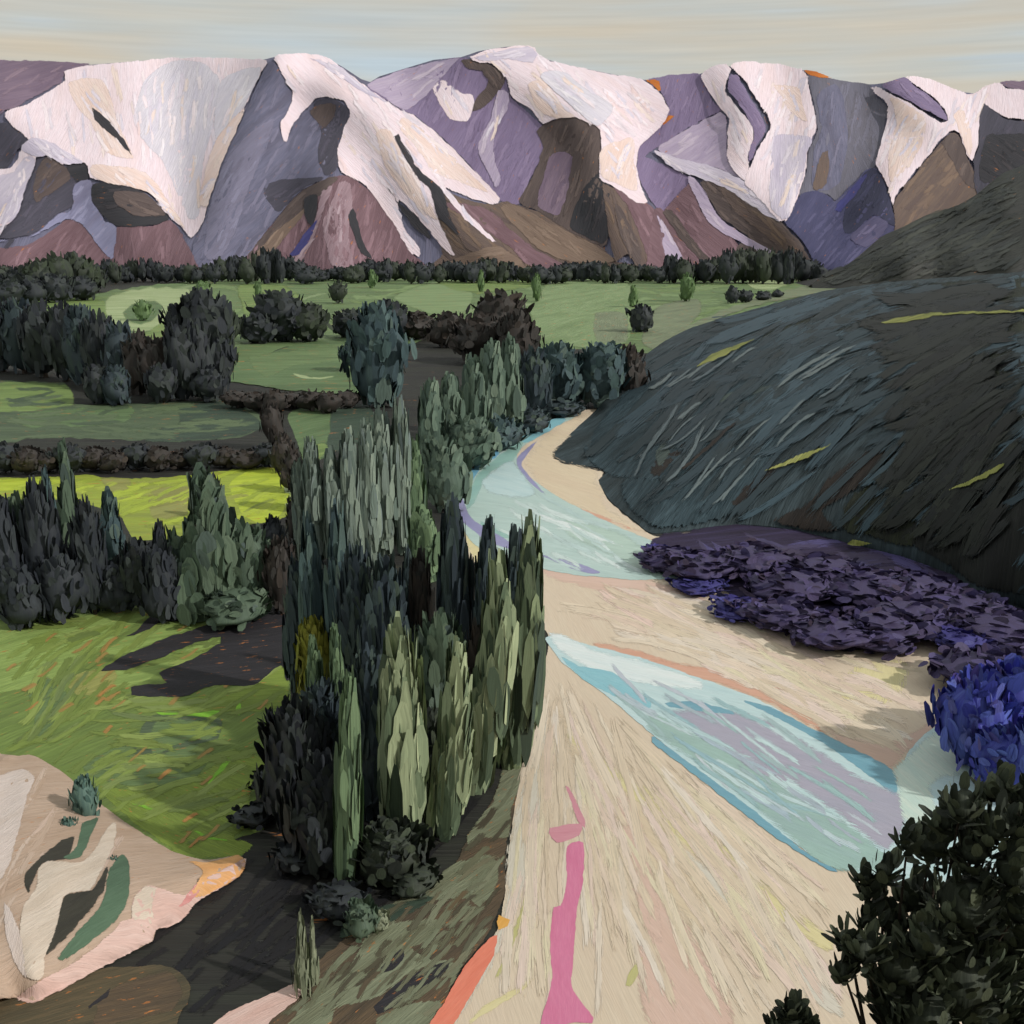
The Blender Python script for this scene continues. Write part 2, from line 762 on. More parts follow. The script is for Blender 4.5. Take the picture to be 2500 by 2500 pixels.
W = lambda *p: S('W', list(p))
SPURS = [(W((515, 105), (470, 260), (370, 470)), -130), (W((540, 110), (700, 200), (800, 340), (930, 480)), -150),
         (W((620, 330), (640, 500)), -110), (W((900, 100), (1010, 150), (1120, 240), (1150, 370), (1200, 490)), -140),
         (W((1380, 130), (1420, 230), (1400, 330), (1520, 480)), -120), (W((1540, 140), (1535, 260), (1500, 420)), -90),
         (W((1690, 150), (1780, 250), (1690, 400)), -110), (W((0, 200), (90, 300), (0, 470)), -120),
         (W((1110, 240), (1090, 350), (1000, 480)), -60), (W((1670, 330), (1600, 500)), -120),
         (W((190, 300), (270, 480)), -50),
         (W((320, 110), (350, 430)), 90), (W((720, 150), (900, 400)), 50), (W((1230, 260), (1240, 420)), 60),
         (W((1330, 260), (1440, 400)), 30), (W((1620, 150), (1640, 320)), 60), (W((1830, 180), (1840, 300)), 40)]


def relief(u, v):
    r = 0
    for line, a in SPURS:
        d = line_dist((u, v), line)
        r += 0.62 * a * math.exp(-(d * d) / (2 * 52.0 ** 2))
    r += 26 * noise.noise(Vector((u * 0.006, v * 0.0045, 3)))
    return r


def mount(u, v, off=0.0):
    d = ray(u, v)
    k = 1.25
    t = (2650 + k * CAM_H + relief(u, v) - off) / (d.y - k * d.z)
    return CAM + d * t


m_slate = paint('mountain_slate', (104, 104, 126), (118, 115, 136), (90, 88, 106), alpha=False, rough=0.85, bump=0.35, fleck=0.15)
rows = 22
cols_u = [-900 + i * 22 for i in range(int(4300 / 22) + 1)]
mv, mf, muv = [], [], []
for u in cols_u:
    top = skyline(u)
    for j in range(rows + 1):
        v = 700 + (top - 700) * j / rows
        p = mount(u, v, -3.0)
        mv.append(p)
        muv.append((p.z / 14, p.x / 14))
    p = mount(u, top, -3.0)
    for (dy, dz) in ((90, -45), (500, -330), (1200, -760)):
        q = p + Vector((0, dy, dz))
        q.z = max(q.z, -5)
        mv.append(q)
        muv.append((q.z / 14, q.x / 14))
cn = rows + 4
for i in range(len(cols_u) - 1):
    for j in range(cn - 1):
        a = i * cn + j
        mf.append((a, a + cn, a + cn + 1, a + 1))
mountain = mesh_obj('mountain_range', mv, mf, m_slate, None, muv, smooth=True)
mountain['stroke_width'] = 14.0
tag(mountain, 'snow streaked mountain range with painted lavender shade and brown rock across the valley head', 'mountains', kind='structure')

SNOW = dict(c2=(240, 232, 232), c3=(224, 204, 200))
MP = {  # purple and slate tones paint shade onto bare rock faces
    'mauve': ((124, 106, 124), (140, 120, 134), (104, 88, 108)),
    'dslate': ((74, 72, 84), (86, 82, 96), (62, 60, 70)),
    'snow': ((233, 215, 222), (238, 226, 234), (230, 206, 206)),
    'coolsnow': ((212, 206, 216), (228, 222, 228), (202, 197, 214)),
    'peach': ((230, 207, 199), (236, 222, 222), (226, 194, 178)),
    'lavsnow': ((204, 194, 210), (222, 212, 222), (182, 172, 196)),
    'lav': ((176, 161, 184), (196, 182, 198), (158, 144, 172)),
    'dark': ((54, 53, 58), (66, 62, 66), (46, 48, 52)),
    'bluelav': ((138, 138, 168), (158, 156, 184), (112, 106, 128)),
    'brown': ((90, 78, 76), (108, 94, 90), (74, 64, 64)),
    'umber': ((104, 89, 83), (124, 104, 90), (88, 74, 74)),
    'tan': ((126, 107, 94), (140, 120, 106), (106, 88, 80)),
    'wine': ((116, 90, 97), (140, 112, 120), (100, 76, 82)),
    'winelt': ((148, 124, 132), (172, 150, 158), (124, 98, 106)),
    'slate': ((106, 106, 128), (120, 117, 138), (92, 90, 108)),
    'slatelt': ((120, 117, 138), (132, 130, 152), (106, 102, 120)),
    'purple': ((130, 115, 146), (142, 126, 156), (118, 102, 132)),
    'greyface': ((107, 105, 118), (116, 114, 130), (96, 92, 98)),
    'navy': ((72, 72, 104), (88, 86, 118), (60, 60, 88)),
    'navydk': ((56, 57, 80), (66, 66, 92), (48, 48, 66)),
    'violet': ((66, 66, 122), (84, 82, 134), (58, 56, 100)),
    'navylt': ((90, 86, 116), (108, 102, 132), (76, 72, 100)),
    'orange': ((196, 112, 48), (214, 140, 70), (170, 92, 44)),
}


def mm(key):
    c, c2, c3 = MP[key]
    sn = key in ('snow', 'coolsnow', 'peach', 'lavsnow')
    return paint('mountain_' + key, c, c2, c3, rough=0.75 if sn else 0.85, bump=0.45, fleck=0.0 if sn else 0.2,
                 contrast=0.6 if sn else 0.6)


PATCHES = [  # tile, colour, kind of ground, stroke angle (deg), outline
 ('A', 'mauve', 'rock_face', 30, [(-20, 325), (150, 316), (470, 332), (340, 385), (320, 430), (180, 510), (40, 580), (0, 680), (-20, 700)]),
 ('A', 'dslate', 'rock_face', 60, [(-20, 700), (40, 640), (150, 735), (90, 790), (40, 880), (-20, 960)]),
 ('A', 'slate', 'rock_face', 62, [(1390, 345), (1440, 325), (1530, 480), (1500, 600), (1460, 660), (1500, 745), (1540, 660), (1640, 540), (1700, 510), (1800, 540), (1835, 590), (1770, 760), (1765, 890), (1700, 940), (1560, 1010), (1420, 1180), (1310, 1330), (1240, 1480), (1030, 1480), (1010, 1290), (1060, 1180), (1150, 870), (1200, 760), (1300, 560)]),
 ('A', 'slatelt', 'rock_face', 60, [(1090, 1120), (1160, 880), (1300, 700), (1440, 620), (1380, 800), (1300, 1000), (1240, 1200), (1150, 1360), (1070, 1340)]),
 ('A', 'dslate', 'rock_face', 70, [(1640, 545), (1710, 508), (1800, 540), (1835, 590), (1780, 740), (1765, 890), (1700, 920), (1660, 800), (1680, 700)]),
 ('A', 'brown', 'rock_face', 70, [(1620, 575), (1700, 540), (1760, 550), (1750, 620), (1700, 670), (1640, 620)]),
 ('A', 'dslate', 'rock_face', 40, [(1380, 980), (1460, 940), (1700, 930), (1560, 1010), (1460, 1110), (1390, 1040)]),
 ('A', 'wine', 'scree_slope', 60, [(-20, 1400), (150, 1280), (280, 1195), (350, 1150), (430, 1170), (520, 1290), (600, 1380), (600, 1490), (-20, 1490)]),
 ('A', 'wine', 'scree_slope', 90, [(600, 1190), (800, 1180), (890, 1150), (960, 1230), (1030, 1380), (1070, 1490), (560, 1490), (560, 1260)]),
 ('B', 'purple', 'rock_face', 70, [(200, 450), (400, 365), (700, 300), (830, 345), (930, 380), (960, 500), (1110, 640), (1180, 720), (1150, 800), (1080, 900), (1010, 1070), (900, 1050), (750, 875), (600, 725), (450, 605), (390, 580)]),
 ('B', 'lav', 'rock_face', 35, [(205, 440), (400, 360), (690, 302), (640, 360), (520, 500), (420, 580), (380, 575), (300, 515)]),
 ('B', 'umber', 'scree_slope', -40, [(580, 1000), (720, 1040), (860, 1070), (930, 1055), (1100, 1105), (1300, 1210), (1440, 1290), (1500, 1360), (1660, 1400), (1660, 1490), (520, 1490), (560, 1370), (600, 1330), (560, 1170)]),
 ('B', 'brown', 'rock_face', 68, [(1090, 690), (1130, 645), (1180, 625), (1310, 612), (1430, 685), (1430, 940), (1475, 960), (1475, 1250), (1440, 1295), (1250, 1205), (1100, 1105), (1000, 1065), (1080, 900), (1130, 770)]),
 ('B', 'mauve', 'rock_face', 68, [(1160, 820), (1240, 790), (1300, 850), (1250, 1050), (1200, 1130), (1100, 1080), (1130, 940)]),
 ('B', 'brown', 'rock_face', 70, [(1290, 790), (1340, 820), (1290, 1040), (1230, 1150), (1260, 960)]),
 ('B', 'dark', 'rock_face', 75, [(1270, 1190), (1330, 1000), (1420, 900), (1475, 960), (1475, 1250), (1440, 1280)]),
 ('B', 'tan', 'scree_slope', -38, [(900, 1085), (990, 1072), (1200, 1185), (1400, 1280), (1510, 1375), (1250, 1370), (1100, 1300), (1000, 1210)]),
 ('B', 'wine', 'scree_slope', -42, [(600, 1070), (690, 1060), (850, 1100), (960, 1200), (1100, 1310), (1260, 1400), (1060, 1400), (960, 1300), (780, 1180)]),
 ('B', 'umber', 'scree_slope', -40, [(630, 1110), (720, 1160), (870, 1290), (740, 1320), (690, 1250)]),
 ('B', 'tan', 'scree_slope', 10, [(600, 1390), (740, 1325), (900, 1290), (1040, 1390), (1040, 1490), (600, 1490)]),
 ('B', 'umber', 'scree_slope', -70, [(1440, 960), (1560, 1020), (1660, 1080), (1720, 1110), (1740, 1200), (1780, 1350), (1740, 1490), (1640, 1490), (1580, 1330), (1510, 1380), (1480, 1280), (1455, 1100)]),
 ('B', 'wine', 'scree_slope', -62, [(1500, 985), (1675, 1060), (1730, 1110), (1750, 1200), (1780, 1350), (1760, 1420), (1700, 1400), (1640, 1250), (1580, 1100)]),
 ('B', 'brown', 'scree_slope', -68, [(1500, 1060), (1560, 1120), (1640, 1310), (1640, 1400), (1580, 1330), (1520, 1200)]),
 ('C', 'purple', 'rock_face', 70, [(-40, 415), (240, 385), (300, 520), (345, 580), (230, 640), (20, 770), (-30, 800), (-80, 850), (-100, 780), (40, 640), (70, 590), (40, 500)]),
 ('C', 'purple', 'rock_face', 60, [(-90, 820), (0, 840), (210, 950), (110, 1060), (60, 1115), (0, 1090), (-60, 1000), (-100, 900)]),
 ('C', 'lav', 'rock_face', 40, [(10, 770), (230, 640), (350, 585), (380, 640), (375, 750), (390, 850), (450, 920), (490, 960), (300, 875), (100, 835)]),
 ('C', 'wine', 'scree_slope', -50, [(0, 1085), (60, 1120), (150, 1260), (290, 1390), (290, 1490), (-30, 1490), (-40, 1300)]),
 ('C', 'wine', 'scree_slope', -48, [(40, 1110), (180, 960), (240, 1100), (310, 1190), (410, 1240), (470, 1370), (470, 1490), (290, 1490), (280, 1390), (140, 1240), (60, 1140)]),
 ('C', 'brown', 'scree_slope', -50, [(40, 1110), (90, 1100), (200, 1260), (300, 1370), (270, 1390), (150, 1280)]),
 ('C', 'brown', 'scree_slope', -42, [(230, 950), (300, 940), (450, 1020), (620, 1130), (690, 1190), (800, 1330), (850, 1490), (450, 1490), (420, 1300), (480, 1240), (350, 1150), (290, 1060)]),
 ('C', 'umber', 'scree_slope', -42, [(330, 970), (450, 1025), (600, 1130), (740, 1270), (780, 1400), (640, 1290), (500, 1180), (400, 1090)]),
 ('C', 'lavsnow', 'snow_field', -35, [(-10, 785), (150, 835), (300, 868), (480, 955), (600, 1080), (655, 1165), (560, 1115), (400, 1010), (250, 940), (100, 890)]),
 ('C', 'lav', 'scree_slope', -45, [(165, 925), (230, 955), (290, 1060), (350, 1150), (480, 1240), (610, 1310), (630, 1345), (560, 1330), (400, 1245), (310, 1195), (240, 1100)]),
 ('C', 'lav', 'scree_slope', -62, [(0, 1105), (40, 1160), (100, 1260), (150, 1370), (60, 1380), (30, 1230)]),
 ('C', 'greyface', 'rock_face', 82, [(795, 380), (930, 412), (1125, 442), (1150, 490), (1220, 560), (1200, 680), (1170, 830), (1150, 880), (1100, 910), (1000, 1010), (950, 1060), (900, 1020), (750, 1030), (790, 900), (800, 790), (845, 680), (820, 520)]),
 ('C', 'slate', 'rock_face', 82, [(850, 500), (960, 450), (1010, 700), (960, 960), (830, 990), (830, 800), (870, 680)]),
 ('C', 'umber', 'rock_face', 80, [(870, 800), (910, 780), (900, 960), (820, 1000)]),
 ('C', 'navy', 'rock_face', 50, [(670, 1165), (720, 1060), (770, 1010), (850, 1000), (930, 1040), (940, 1060), (1060, 930), (1120, 880), (1170, 890), (1210, 980), (1255, 1130), (1270, 1210), (1190, 1260), (1080, 1350), (980, 1430), (850, 1430), (800, 1310), (720, 1210)]),
 ('C', 'navydk', 'rock_face', 55, [(1000, 1080), (1110, 890), (1165, 890), (1210, 980), (1255, 1130), (1260, 1195), (1150, 1130), (1020, 1230), (980, 1190)]),
 ('C', 'violet', 'rock_face', 48, [(930, 1100), (1010, 1000), (1115, 892), (1060, 1010), (960, 1115)]),
 ('C', 'navylt', 'rock_face', 40, [(1020, 1240), (1150, 1130), (1225, 1170), (1190, 1235), (1100, 1300)]),
 ('C', 'umber', 'scree_slope', 50, [(1245, 1060), (1340, 930), (1440, 810), (1540, 695), (1590, 705), (1620, 790), (1660, 870), (1720, 1000), (1720, 1180), (1520, 1200), (1270, 1260), (1255, 1150)]),
 ('C', 'brown', 'scree_slope', 60, [(1500, 750), (1545, 700), (1595, 715), (1650, 870), (1700, 1000), (1620, 960), (1560, 860)]),
 ('C', 'dslate', 'rock_face', 60, [(1705, 540), (1850, 625), (1960, 700), (1960, 980), (1720, 1060), (1665, 850), (1690, 770)]),
 ('C', 'dark', 'rock_face', -40, [(1760, 700), (1960, 760), (1960, 960), (1720, 960), (1700, 850)]),
 ('C', 'mauve', 'rock_face', -30, [(1800, 425), (1960, 415), (1960, 545), (1840, 465)]),
 # left rocks
 ('A', 'dslate', 'rock_face', 55, [(200, 825), (270, 815), (350, 860), (440, 845), (475, 900), (465, 940), (400, 960), (380, 1085), (300, 1125), (150, 1235), (0, 1345), (-20, 1360), (-20, 1280), (60, 1150), (130, 1000), (170, 900)]),
 ('A', 'brown', 'rock_face', 50, [(215, 840), (270, 820), (350, 880), (370, 940), (280, 1010), (190, 1060), (170, 980)]),
 ('A', 'dark', 'rock_face', 20, [(345, 868), (440, 850), (472, 900), (466, 942), (400, 958), (370, 920)]),
 ('A', 'bluelav', 'rock_face', 55, [(390, 958), (482, 946), (492, 1060), (560, 1160), (612, 1190), (585, 1360), (480, 1240), (430, 1180), (350, 1150), (180, 1240), (0, 1395), (-20, 1420), (-20, 1350), (150, 1240), (300, 1125), (372, 1100)]),
 ('A', 'dark', 'rock_face', 10, [(482, 965), (560, 952), (760, 1005), (880, 1130), (890, 1152), (800, 1184), (600, 1184), (520, 1110), (478, 1050)]),
 ('A', 'brown', 'rock_face', -25, [(600, 1000), (760, 1012), (870, 1125), (720, 1135), (610, 1070)]),
 # wine cone in the middle
 ('B', 'wine', 'scree_slope', 80, [(-420, 1340), (-300, 1180), (-150, 1010), (0, 935), (100, 918), (210, 985), (290, 1085), (370, 1200), (440, 1320), (580, 1490), (-480, 1490)]),
 ('B', 'brown', 'scree_slope', 52, [(-420, 1340), (-300, 1180), (-150, 1010), (0, 930), (60, 932), (-20, 1010), (-130, 1110), (-300, 1320), (-400, 1400)]),
 ('B', 'tan', 'scree_slope', 52, [(-380, 1330), (-260, 1200), (-110, 1080), (-130, 1130), (-250, 1280), (-340, 1370)]),
 ('B', 'winelt', 'scree_slope', 78, [(0, 1100), (60, 955), (120, 960), (130, 1100), (110, 1250), (140, 1410), (20, 1390), (-30, 1180)]),
 ('B', 'winelt', 'scree_slope', 60, [(-30, 1000), (30, 970), (-20, 1100), (-70, 1250), (-160, 1400), (-230, 1400), (-90, 1200)]),
 ('B', 'violet', 'scree_slope', 55, [(-200, 1340), (-90, 1180), (-50, 1150), (-100, 1270), (-150, 1330)]),
 ('B', 'dark', 'gully', 70, [(-125, 1035), (-60, 1012), (-52, 1100), (-90, 1190), (-122, 1130)]),
 ('B', 'dark', 'gully', -70, [(102, 1130), (130, 1090), (152, 1120), (172, 1230), (235, 1350), (260, 1370), (180, 1335), (138, 1240)]),
 # snow
 ('A', 'snow', 'snow_field', 100, [(22, 590), (160, 530), (340, 420), (335, 370), (460, 340), (700, 318), (1000, 300), (1400, 312), (1375, 370), (1290, 550), (1190, 760), (1150, 870), (1060, 1180), (1000, 1252), (960, 1200), (860, 1110), (780, 1010), (500, 945), (470, 930), (440, 850), (330, 862), (250, 815), (200, 822), (110, 1050), (40, 1180), (-20, 1300), (-20, 980), (50, 880), (110, 780), (150, 735), (60, 660)]),
 ('A', 'lavsnow', 'snow_field', 65, [(190, 830), (130, 1000), (60, 1160), (-20, 1330), (-20, 1100), (70, 900), (120, 820)]),
 ('A', 'lavsnow', 'snow_field', -40, [(110, 780), (160, 720), (300, 760), (440, 850), (330, 862), (250, 815), (190, 825)]),
 ('A', 'coolsnow', 'snow_field', 85, [(700, 600), (760, 420), (900, 318), (1060, 325), (1160, 440), (1120, 650), (1060, 900), (1040, 1130), (990, 1150), (940, 1040), (850, 850), (740, 720)]),
 ('A', 'coolsnow', 'snow_field', 68, [(1160, 420), (1370, 350), (1290, 540), (1180, 740), (1120, 700)]),
 ('A', 'peach', 'snow_field', 65, [(1290, 560), (1200, 770), (1130, 960), (1080, 1090), (1045, 1080), (1070, 900), (1150, 700)]),
 ('A', 'peach', 'snow_field', -55, [(360, 430), (540, 420), (620, 640), (700, 830), (560, 800), (470, 640), (400, 560)]),
 ('A', 'peach', 'snow_field', -40, [(480, 860), (760, 900), (900, 1080), (980, 1210), (870, 1115), (780, 1010), (500, 940)]),
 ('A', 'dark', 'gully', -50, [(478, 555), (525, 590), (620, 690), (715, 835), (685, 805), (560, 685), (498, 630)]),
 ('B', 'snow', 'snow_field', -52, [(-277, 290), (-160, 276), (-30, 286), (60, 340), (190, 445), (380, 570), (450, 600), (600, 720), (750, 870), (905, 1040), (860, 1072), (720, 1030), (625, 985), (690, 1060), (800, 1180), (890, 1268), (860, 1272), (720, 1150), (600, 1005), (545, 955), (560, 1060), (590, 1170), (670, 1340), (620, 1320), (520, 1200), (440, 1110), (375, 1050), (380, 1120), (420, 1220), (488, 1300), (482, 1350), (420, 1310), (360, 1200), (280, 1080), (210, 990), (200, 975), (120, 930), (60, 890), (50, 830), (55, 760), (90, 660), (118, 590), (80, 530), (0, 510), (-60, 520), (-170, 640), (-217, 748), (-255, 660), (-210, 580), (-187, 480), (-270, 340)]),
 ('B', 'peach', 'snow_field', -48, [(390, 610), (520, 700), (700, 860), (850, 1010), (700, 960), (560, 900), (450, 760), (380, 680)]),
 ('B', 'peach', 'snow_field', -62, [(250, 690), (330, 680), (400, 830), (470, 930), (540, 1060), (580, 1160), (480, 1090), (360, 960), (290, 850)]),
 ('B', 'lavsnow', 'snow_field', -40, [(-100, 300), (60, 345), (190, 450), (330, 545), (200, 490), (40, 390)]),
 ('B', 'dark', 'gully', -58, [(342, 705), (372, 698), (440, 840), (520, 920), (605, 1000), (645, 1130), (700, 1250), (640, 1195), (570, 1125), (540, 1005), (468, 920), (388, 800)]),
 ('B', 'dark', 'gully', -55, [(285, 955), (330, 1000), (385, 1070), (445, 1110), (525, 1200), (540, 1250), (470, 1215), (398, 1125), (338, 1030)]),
 ('B', 'snow', 'snow_field', -60, [(548, 470), (600, 415), (690, 480), (765, 495), (772, 560), (728, 638), (640, 628), (598, 560)]),
 ('B', 'brown', 'gully', -60, [(692, 318), (740, 305), (830, 328), (912, 358), (935, 420), (885, 500), (822, 562), (758, 588), (770, 530), (832, 440), (830, 380), (720, 352)]),
 ('B', 'lav', 'snow_field', 75, [(890, 475), (950, 485), (942, 580), (882, 680), (872, 800), (908, 940), (880, 990), (838, 900), (798, 830), (788, 750), (850, 620)]),
 ('B', 'snow', 'snow_field', -45, [(738, 298), (850, 256), (1050, 234), (1092, 246), (1112, 296), (1250, 335), (1500, 388), (1650, 414), (1745, 490), (1792, 580), (1740, 670), (1640, 770), (1622, 850), (1642, 970), (1680, 1065), (1620, 1062), (1500, 982), (1422, 932), (1428, 780), (1422, 682), (1340, 632), (1300, 615), (1180, 630), (1130, 652), (1060, 572), (970, 512), (928, 400), (880, 345), (760, 322)]),
 ('B', 'lavsnow', 'snow_field', 15, [(760, 300), (1050, 240), (1105, 290), (1080, 330), (940, 312), (840, 322)]),
 ('B', 'peach', 'snow_field', -55, [(1050, 440), (1130, 420), (1250, 570), (1300, 612), (1180, 622), (1090, 560)]),
 ('B', 'coolsnow', 'snow_field', -40, [(1110, 400), (1230, 370), (1350, 460), (1500, 560), (1420, 660), (1330, 600)]),
 ('B', 'peach', 'snow_field', 70, [(1430, 780), (1600, 720), (1610, 850), (1620, 1000), (1500, 960), (1435, 920)]),
 ('B', 'orange', 'rock_face', -60, [(1655, 415), (1740, 425), (1752, 470), (1735, 478), (1700, 445)]),
 ('B', 'orange', 'rock_face', 50, [(1790, 600), (1825, 605), (1750, 660)]),
 ('C', 'snow', 'snow_field', -70, [(236, 395), (300, 343), (370, 334), (398, 356), (380, 420), (370, 480), (430, 560), (512, 660), (512, 750), (487, 830), (492, 880), (472, 955), (380, 850), (375, 700), (385, 620), (330, 560), (288, 500)]),
 ('C', 'purple', 'rock_face', -60, [(400, 388), (430, 388), (500, 510), (582, 660), (550, 740), (490, 862), (485, 800), (516, 700), (470, 590), (374, 470), (376, 430)]),
 ('C', 'snow', 'snow_field', 75, [(393, 352), (430, 318), (600, 328), (760, 358), (802, 400), (812, 480), (848, 660), (802, 780), (792, 900), (752, 1020), (692, 1165), (650, 1162), (570, 1070), (468, 960), (490, 880), (540, 770), (600, 650), (540, 540), (470, 430), (430, 385)]),
 ('C', 'peach', 'snow_field', -70, [(620, 440), (750, 460), (770, 540), (800, 640), (700, 580), (660, 510)]),
 ('C', 'lavsnow', 'snow_field', 75, [(630, 710), (820, 720), (800, 800), (770, 950), (690, 1150), (600, 1080), (600, 900)]),
 ('C', 'orange', 'rock_face', -10, [(775, 362), (850, 378), (935, 410), (880, 410), (800, 392)]),
 ('C', 'snow', 'snow_field', 70, [(1120, 458), (1160, 446), (1240, 495), (1330, 535), (1420, 595), (1505, 640), (1530, 632), (1510, 570), (1440, 500), (1370, 450), (1305, 400), (1440, 410), (1560, 460), (1660, 490), (1740, 444), (1810, 430), (1840, 460), (1960, 545), (1960, 690), (1850, 622), (1710, 545), (1702, 650), (1692, 760), (1655, 852), (1620, 780), (1590, 700), (1540, 690), (1440, 810), (1340, 930), (1260, 1030), (1245, 1085), (1215, 980), (1156, 860), (1163, 810), (1200, 680), (1215, 550), (1148, 490)]),
 ('C', 'purple', 'rock_face', -35, [(1185, 445), (1305, 400), (1370, 455), (1450, 510), (1512, 570), (1532, 637), (1420, 580), (1330, 530), (1240, 490)]),
 ('C', 'peach', 'snow_field', 60, [(1230, 510), (1330, 550), (1420, 620), (1400, 760), (1300, 900), (1230, 960), (1220, 800), (1260, 640)]),
 ('C', 'peach', 'snow_field', 80, [(1560, 600), (1620, 580), (1660, 700), (1650, 830), (1610, 740)]),
]
placed = []
for i, (tile, key, nm, ang, pts) in enumerate(PATCHES):
    spts = S(tile, pts)
    smp = catmull(spts, 25)
    layer = 1
    for (opts, osmp, ol) in placed:
        if ol >= layer and (any(inside(q, opts) for q in smp) or any(inside(q, spts) for q in osmp)):
            layer = ol + 1
    placed.append((spts, smp, layer))
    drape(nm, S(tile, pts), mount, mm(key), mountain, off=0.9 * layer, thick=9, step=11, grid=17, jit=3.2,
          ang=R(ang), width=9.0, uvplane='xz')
    area = abs(sum(spts[j - 1][0] * spts[j][1] - spts[j][0] * spts[j - 1][1] for j in range(len(spts)))) / 2
    ns = int(area / (1100 if 'snow' in nm else 1500))
    if ns >= 2:
        c, c2, c3 = MP[key]
        cols = [c3, c, c2, c2, c] if 'snow' not in nm else [c3, c2, (236, 222, 226), (214, 206, 220), (232, 212, 202), c2]
        swaths('snow_drift' if 'snow' in nm else 'rock_and_shade_streak', mountain, mount, spts, min(ns, 60), lambda u, v, a=R(ang): a, cols, 0.9 * layer + 0.5, (35, 95), (7, 15), seed=100 + i, step=.008,
               mat=strokemat('mountain_swath_' + key + ('s' if 'snow' in nm else ''), cols, rough=0.8, cov=0.8))

# ------------------------------------------------------------------ far dark hill on the right
FH = S('C', [(820, 1490), (900, 1425), (980, 1400), (1080, 1338), (1180, 1243), (1300, 1188), (1420, 1128), (1560, 1088), (1700, 1008),
             (1820, 908), (1932, 860), (2400, 700)])


def far_hill(u, v, off=0.0):
    d = ray(u, v)
    k = 1.7
    y0 = 1750 - 0.25 * (u - 2000)
    t = (y0 + k * CAM_H + 30 * noise.noise(Vector((u * .012, v * .012, 1))) - off) / (d.y - k * d.z)
    return CAM + d * t


m_far = paint('far_hill_bush', (50, 51, 47), (58, 60, 54), (44, 45, 44), alpha=False, rough=0.6, bump=0.8, fleck=0.05)
top = catmull(FH, 14, closed=False)
hv, hf, huv = [], [], []
for (u, v) in top:
    for j in range(11):
        vv_ = 745 + (v - 745) * j / 10
        p = far_hill(u, vv_)
        hv.append(p)
        huv.append(((p.x * .9 + p.z * 1.6) / 9, (p.z * 1.6 - p.x * .6) / 9))
    for (dy, dz) in ((40, -12), (250, -160), (420, -420)):
        q = far_hill(u, v) + Vector((0, dy, dz))
        q.z = max(q.z, -4)
        hv.append(q)
        huv.append((q.x / 6, q.z / 6))
for i in range(len(top) - 1):
    for j in range(13):
        a = i * 14 + j
        hf.append((a, a + 14, a + 15, a + 1))
fh = mesh_obj('far_hill', hv, hf, m_far, None, huv, smooth=True)
fh['stroke_width'] = 6.0
swaths('bush_swath', fh, far_hill, FH[:-1] + S('C', [(1932, 1420), (1400, 1470), (1000, 1490)]), 150, lambda u, v: R(28), [(44, 46, 43), (54, 56, 50), (62, 64, 56), (48, 52, 50), (40, 42, 40)], 2.0, (60, 190), (8, 18), 41, step=.015, spec=.4, rough=.5)
tag(fh, 'dark bush covered hill running up to the right under the brown peaks', 'hill', kind='structure')

# ------------------------------------------------------------------ near dark hill on the right
HB = W((1130, 768), (1085, 810), (1042, 852), (1062, 872), (1147, 886), (1130, 905), (1152, 945), (1200, 985), (1232, 1006),
       (1390, 990), (1500, 1000), (1700, 1050), (1800, 1085), (1850, 1125), (1932, 1150), (2400, 1250))
HT = W((1130, 768), (1180, 712), (1230, 660), (1300, 620), (1420, 584), (1560, 548), (1700, 530), (1932, 512), (2400, 470))


def hill_z(u, v):
    db = line_dist((u, v), HB)
    dt = line_dist((u, v), HT)
    a = db / (db + dt + 1e-6)
    zc = 64 * max(0, min(1, (u - 1440) / 1050)) ** 0.75
    return zc * a ** 0.85 + 0.15 + 1.0 * a * noise.noise(Vector((u * .01, v * .014, 5)))


def near_hill(u, v, off=0.0):
    return at_z(u, v, hill_z(u, v) + off)


m_hill = paint('hill_teal_bush', (64, 76, 80), (84, 99, 105), (50, 57, 58), alpha=False, rough=0.7, bump=0.7, spec=0.12, k=0.72)
hill_poly = HB + list(reversed(HT))[0:-1]
hill = drape('near_hill', hill_poly, near_hill, m_hill, None, off=0, thick=1.5, step=14, grid=24, jit=1.5, ang=R(63), width=3.0, ext=False, feather=0)
tag(hill, 'big dark teal hillside sweeping down to the river bend', 'hill', kind='structure')
# far side of the crest
cv, cf, cuv = [], [], []
ct = catmull(HT, 20, closed=False)
for (u, v) in ct:
    p = near_hill(u, v, -0.05)
    for (dy, kz) in ((0, 1.0), (25, 0.93), (120, 0.5), (260, -0.05)):
        q = Vector((p.x + dy * 0.3, p.y + dy, p.z * kz - 0.1))
        cv.append(q)
        cuv.append((q.x / 3, q.y / 3))
for i in range(len(ct) - 1):
    for j in range(3):
        a = i * 4 + j
        cf.append((a, a + 4, a + 5, a + 1))
hb = mesh_obj('hill_back_slope', cv, cf, m_hill, hill, cuv, smooth=True)
hb['stroke_width'] = 3.0

HP = {
    'teal': ((60, 77, 84), (86, 106, 114), (46, 58, 62)),
    'black': ((44, 46, 44), (56, 58, 54), (36, 37, 37)),
    'olive': ((52, 56, 46), (66, 72, 52), (42, 44, 40)),
    'brownh': ((58, 52, 48), (70, 62, 56), (46, 43, 42)),
    'sage': ((88, 100, 96), (106, 118, 110), (70, 82, 82)),
    'lime': ((168, 172, 96), (190, 190, 120), (120, 128, 72)),
    'plum': ((66, 57, 82), (78, 70, 104), (54, 46, 62)),
}


def hm(key):
    c, c2, c3 = HP[key]
    return paint('hill_' + key, c, c2, c3, rough=0.7, bump=0.8, spec=0.12, k=0.72, soft=1.5)


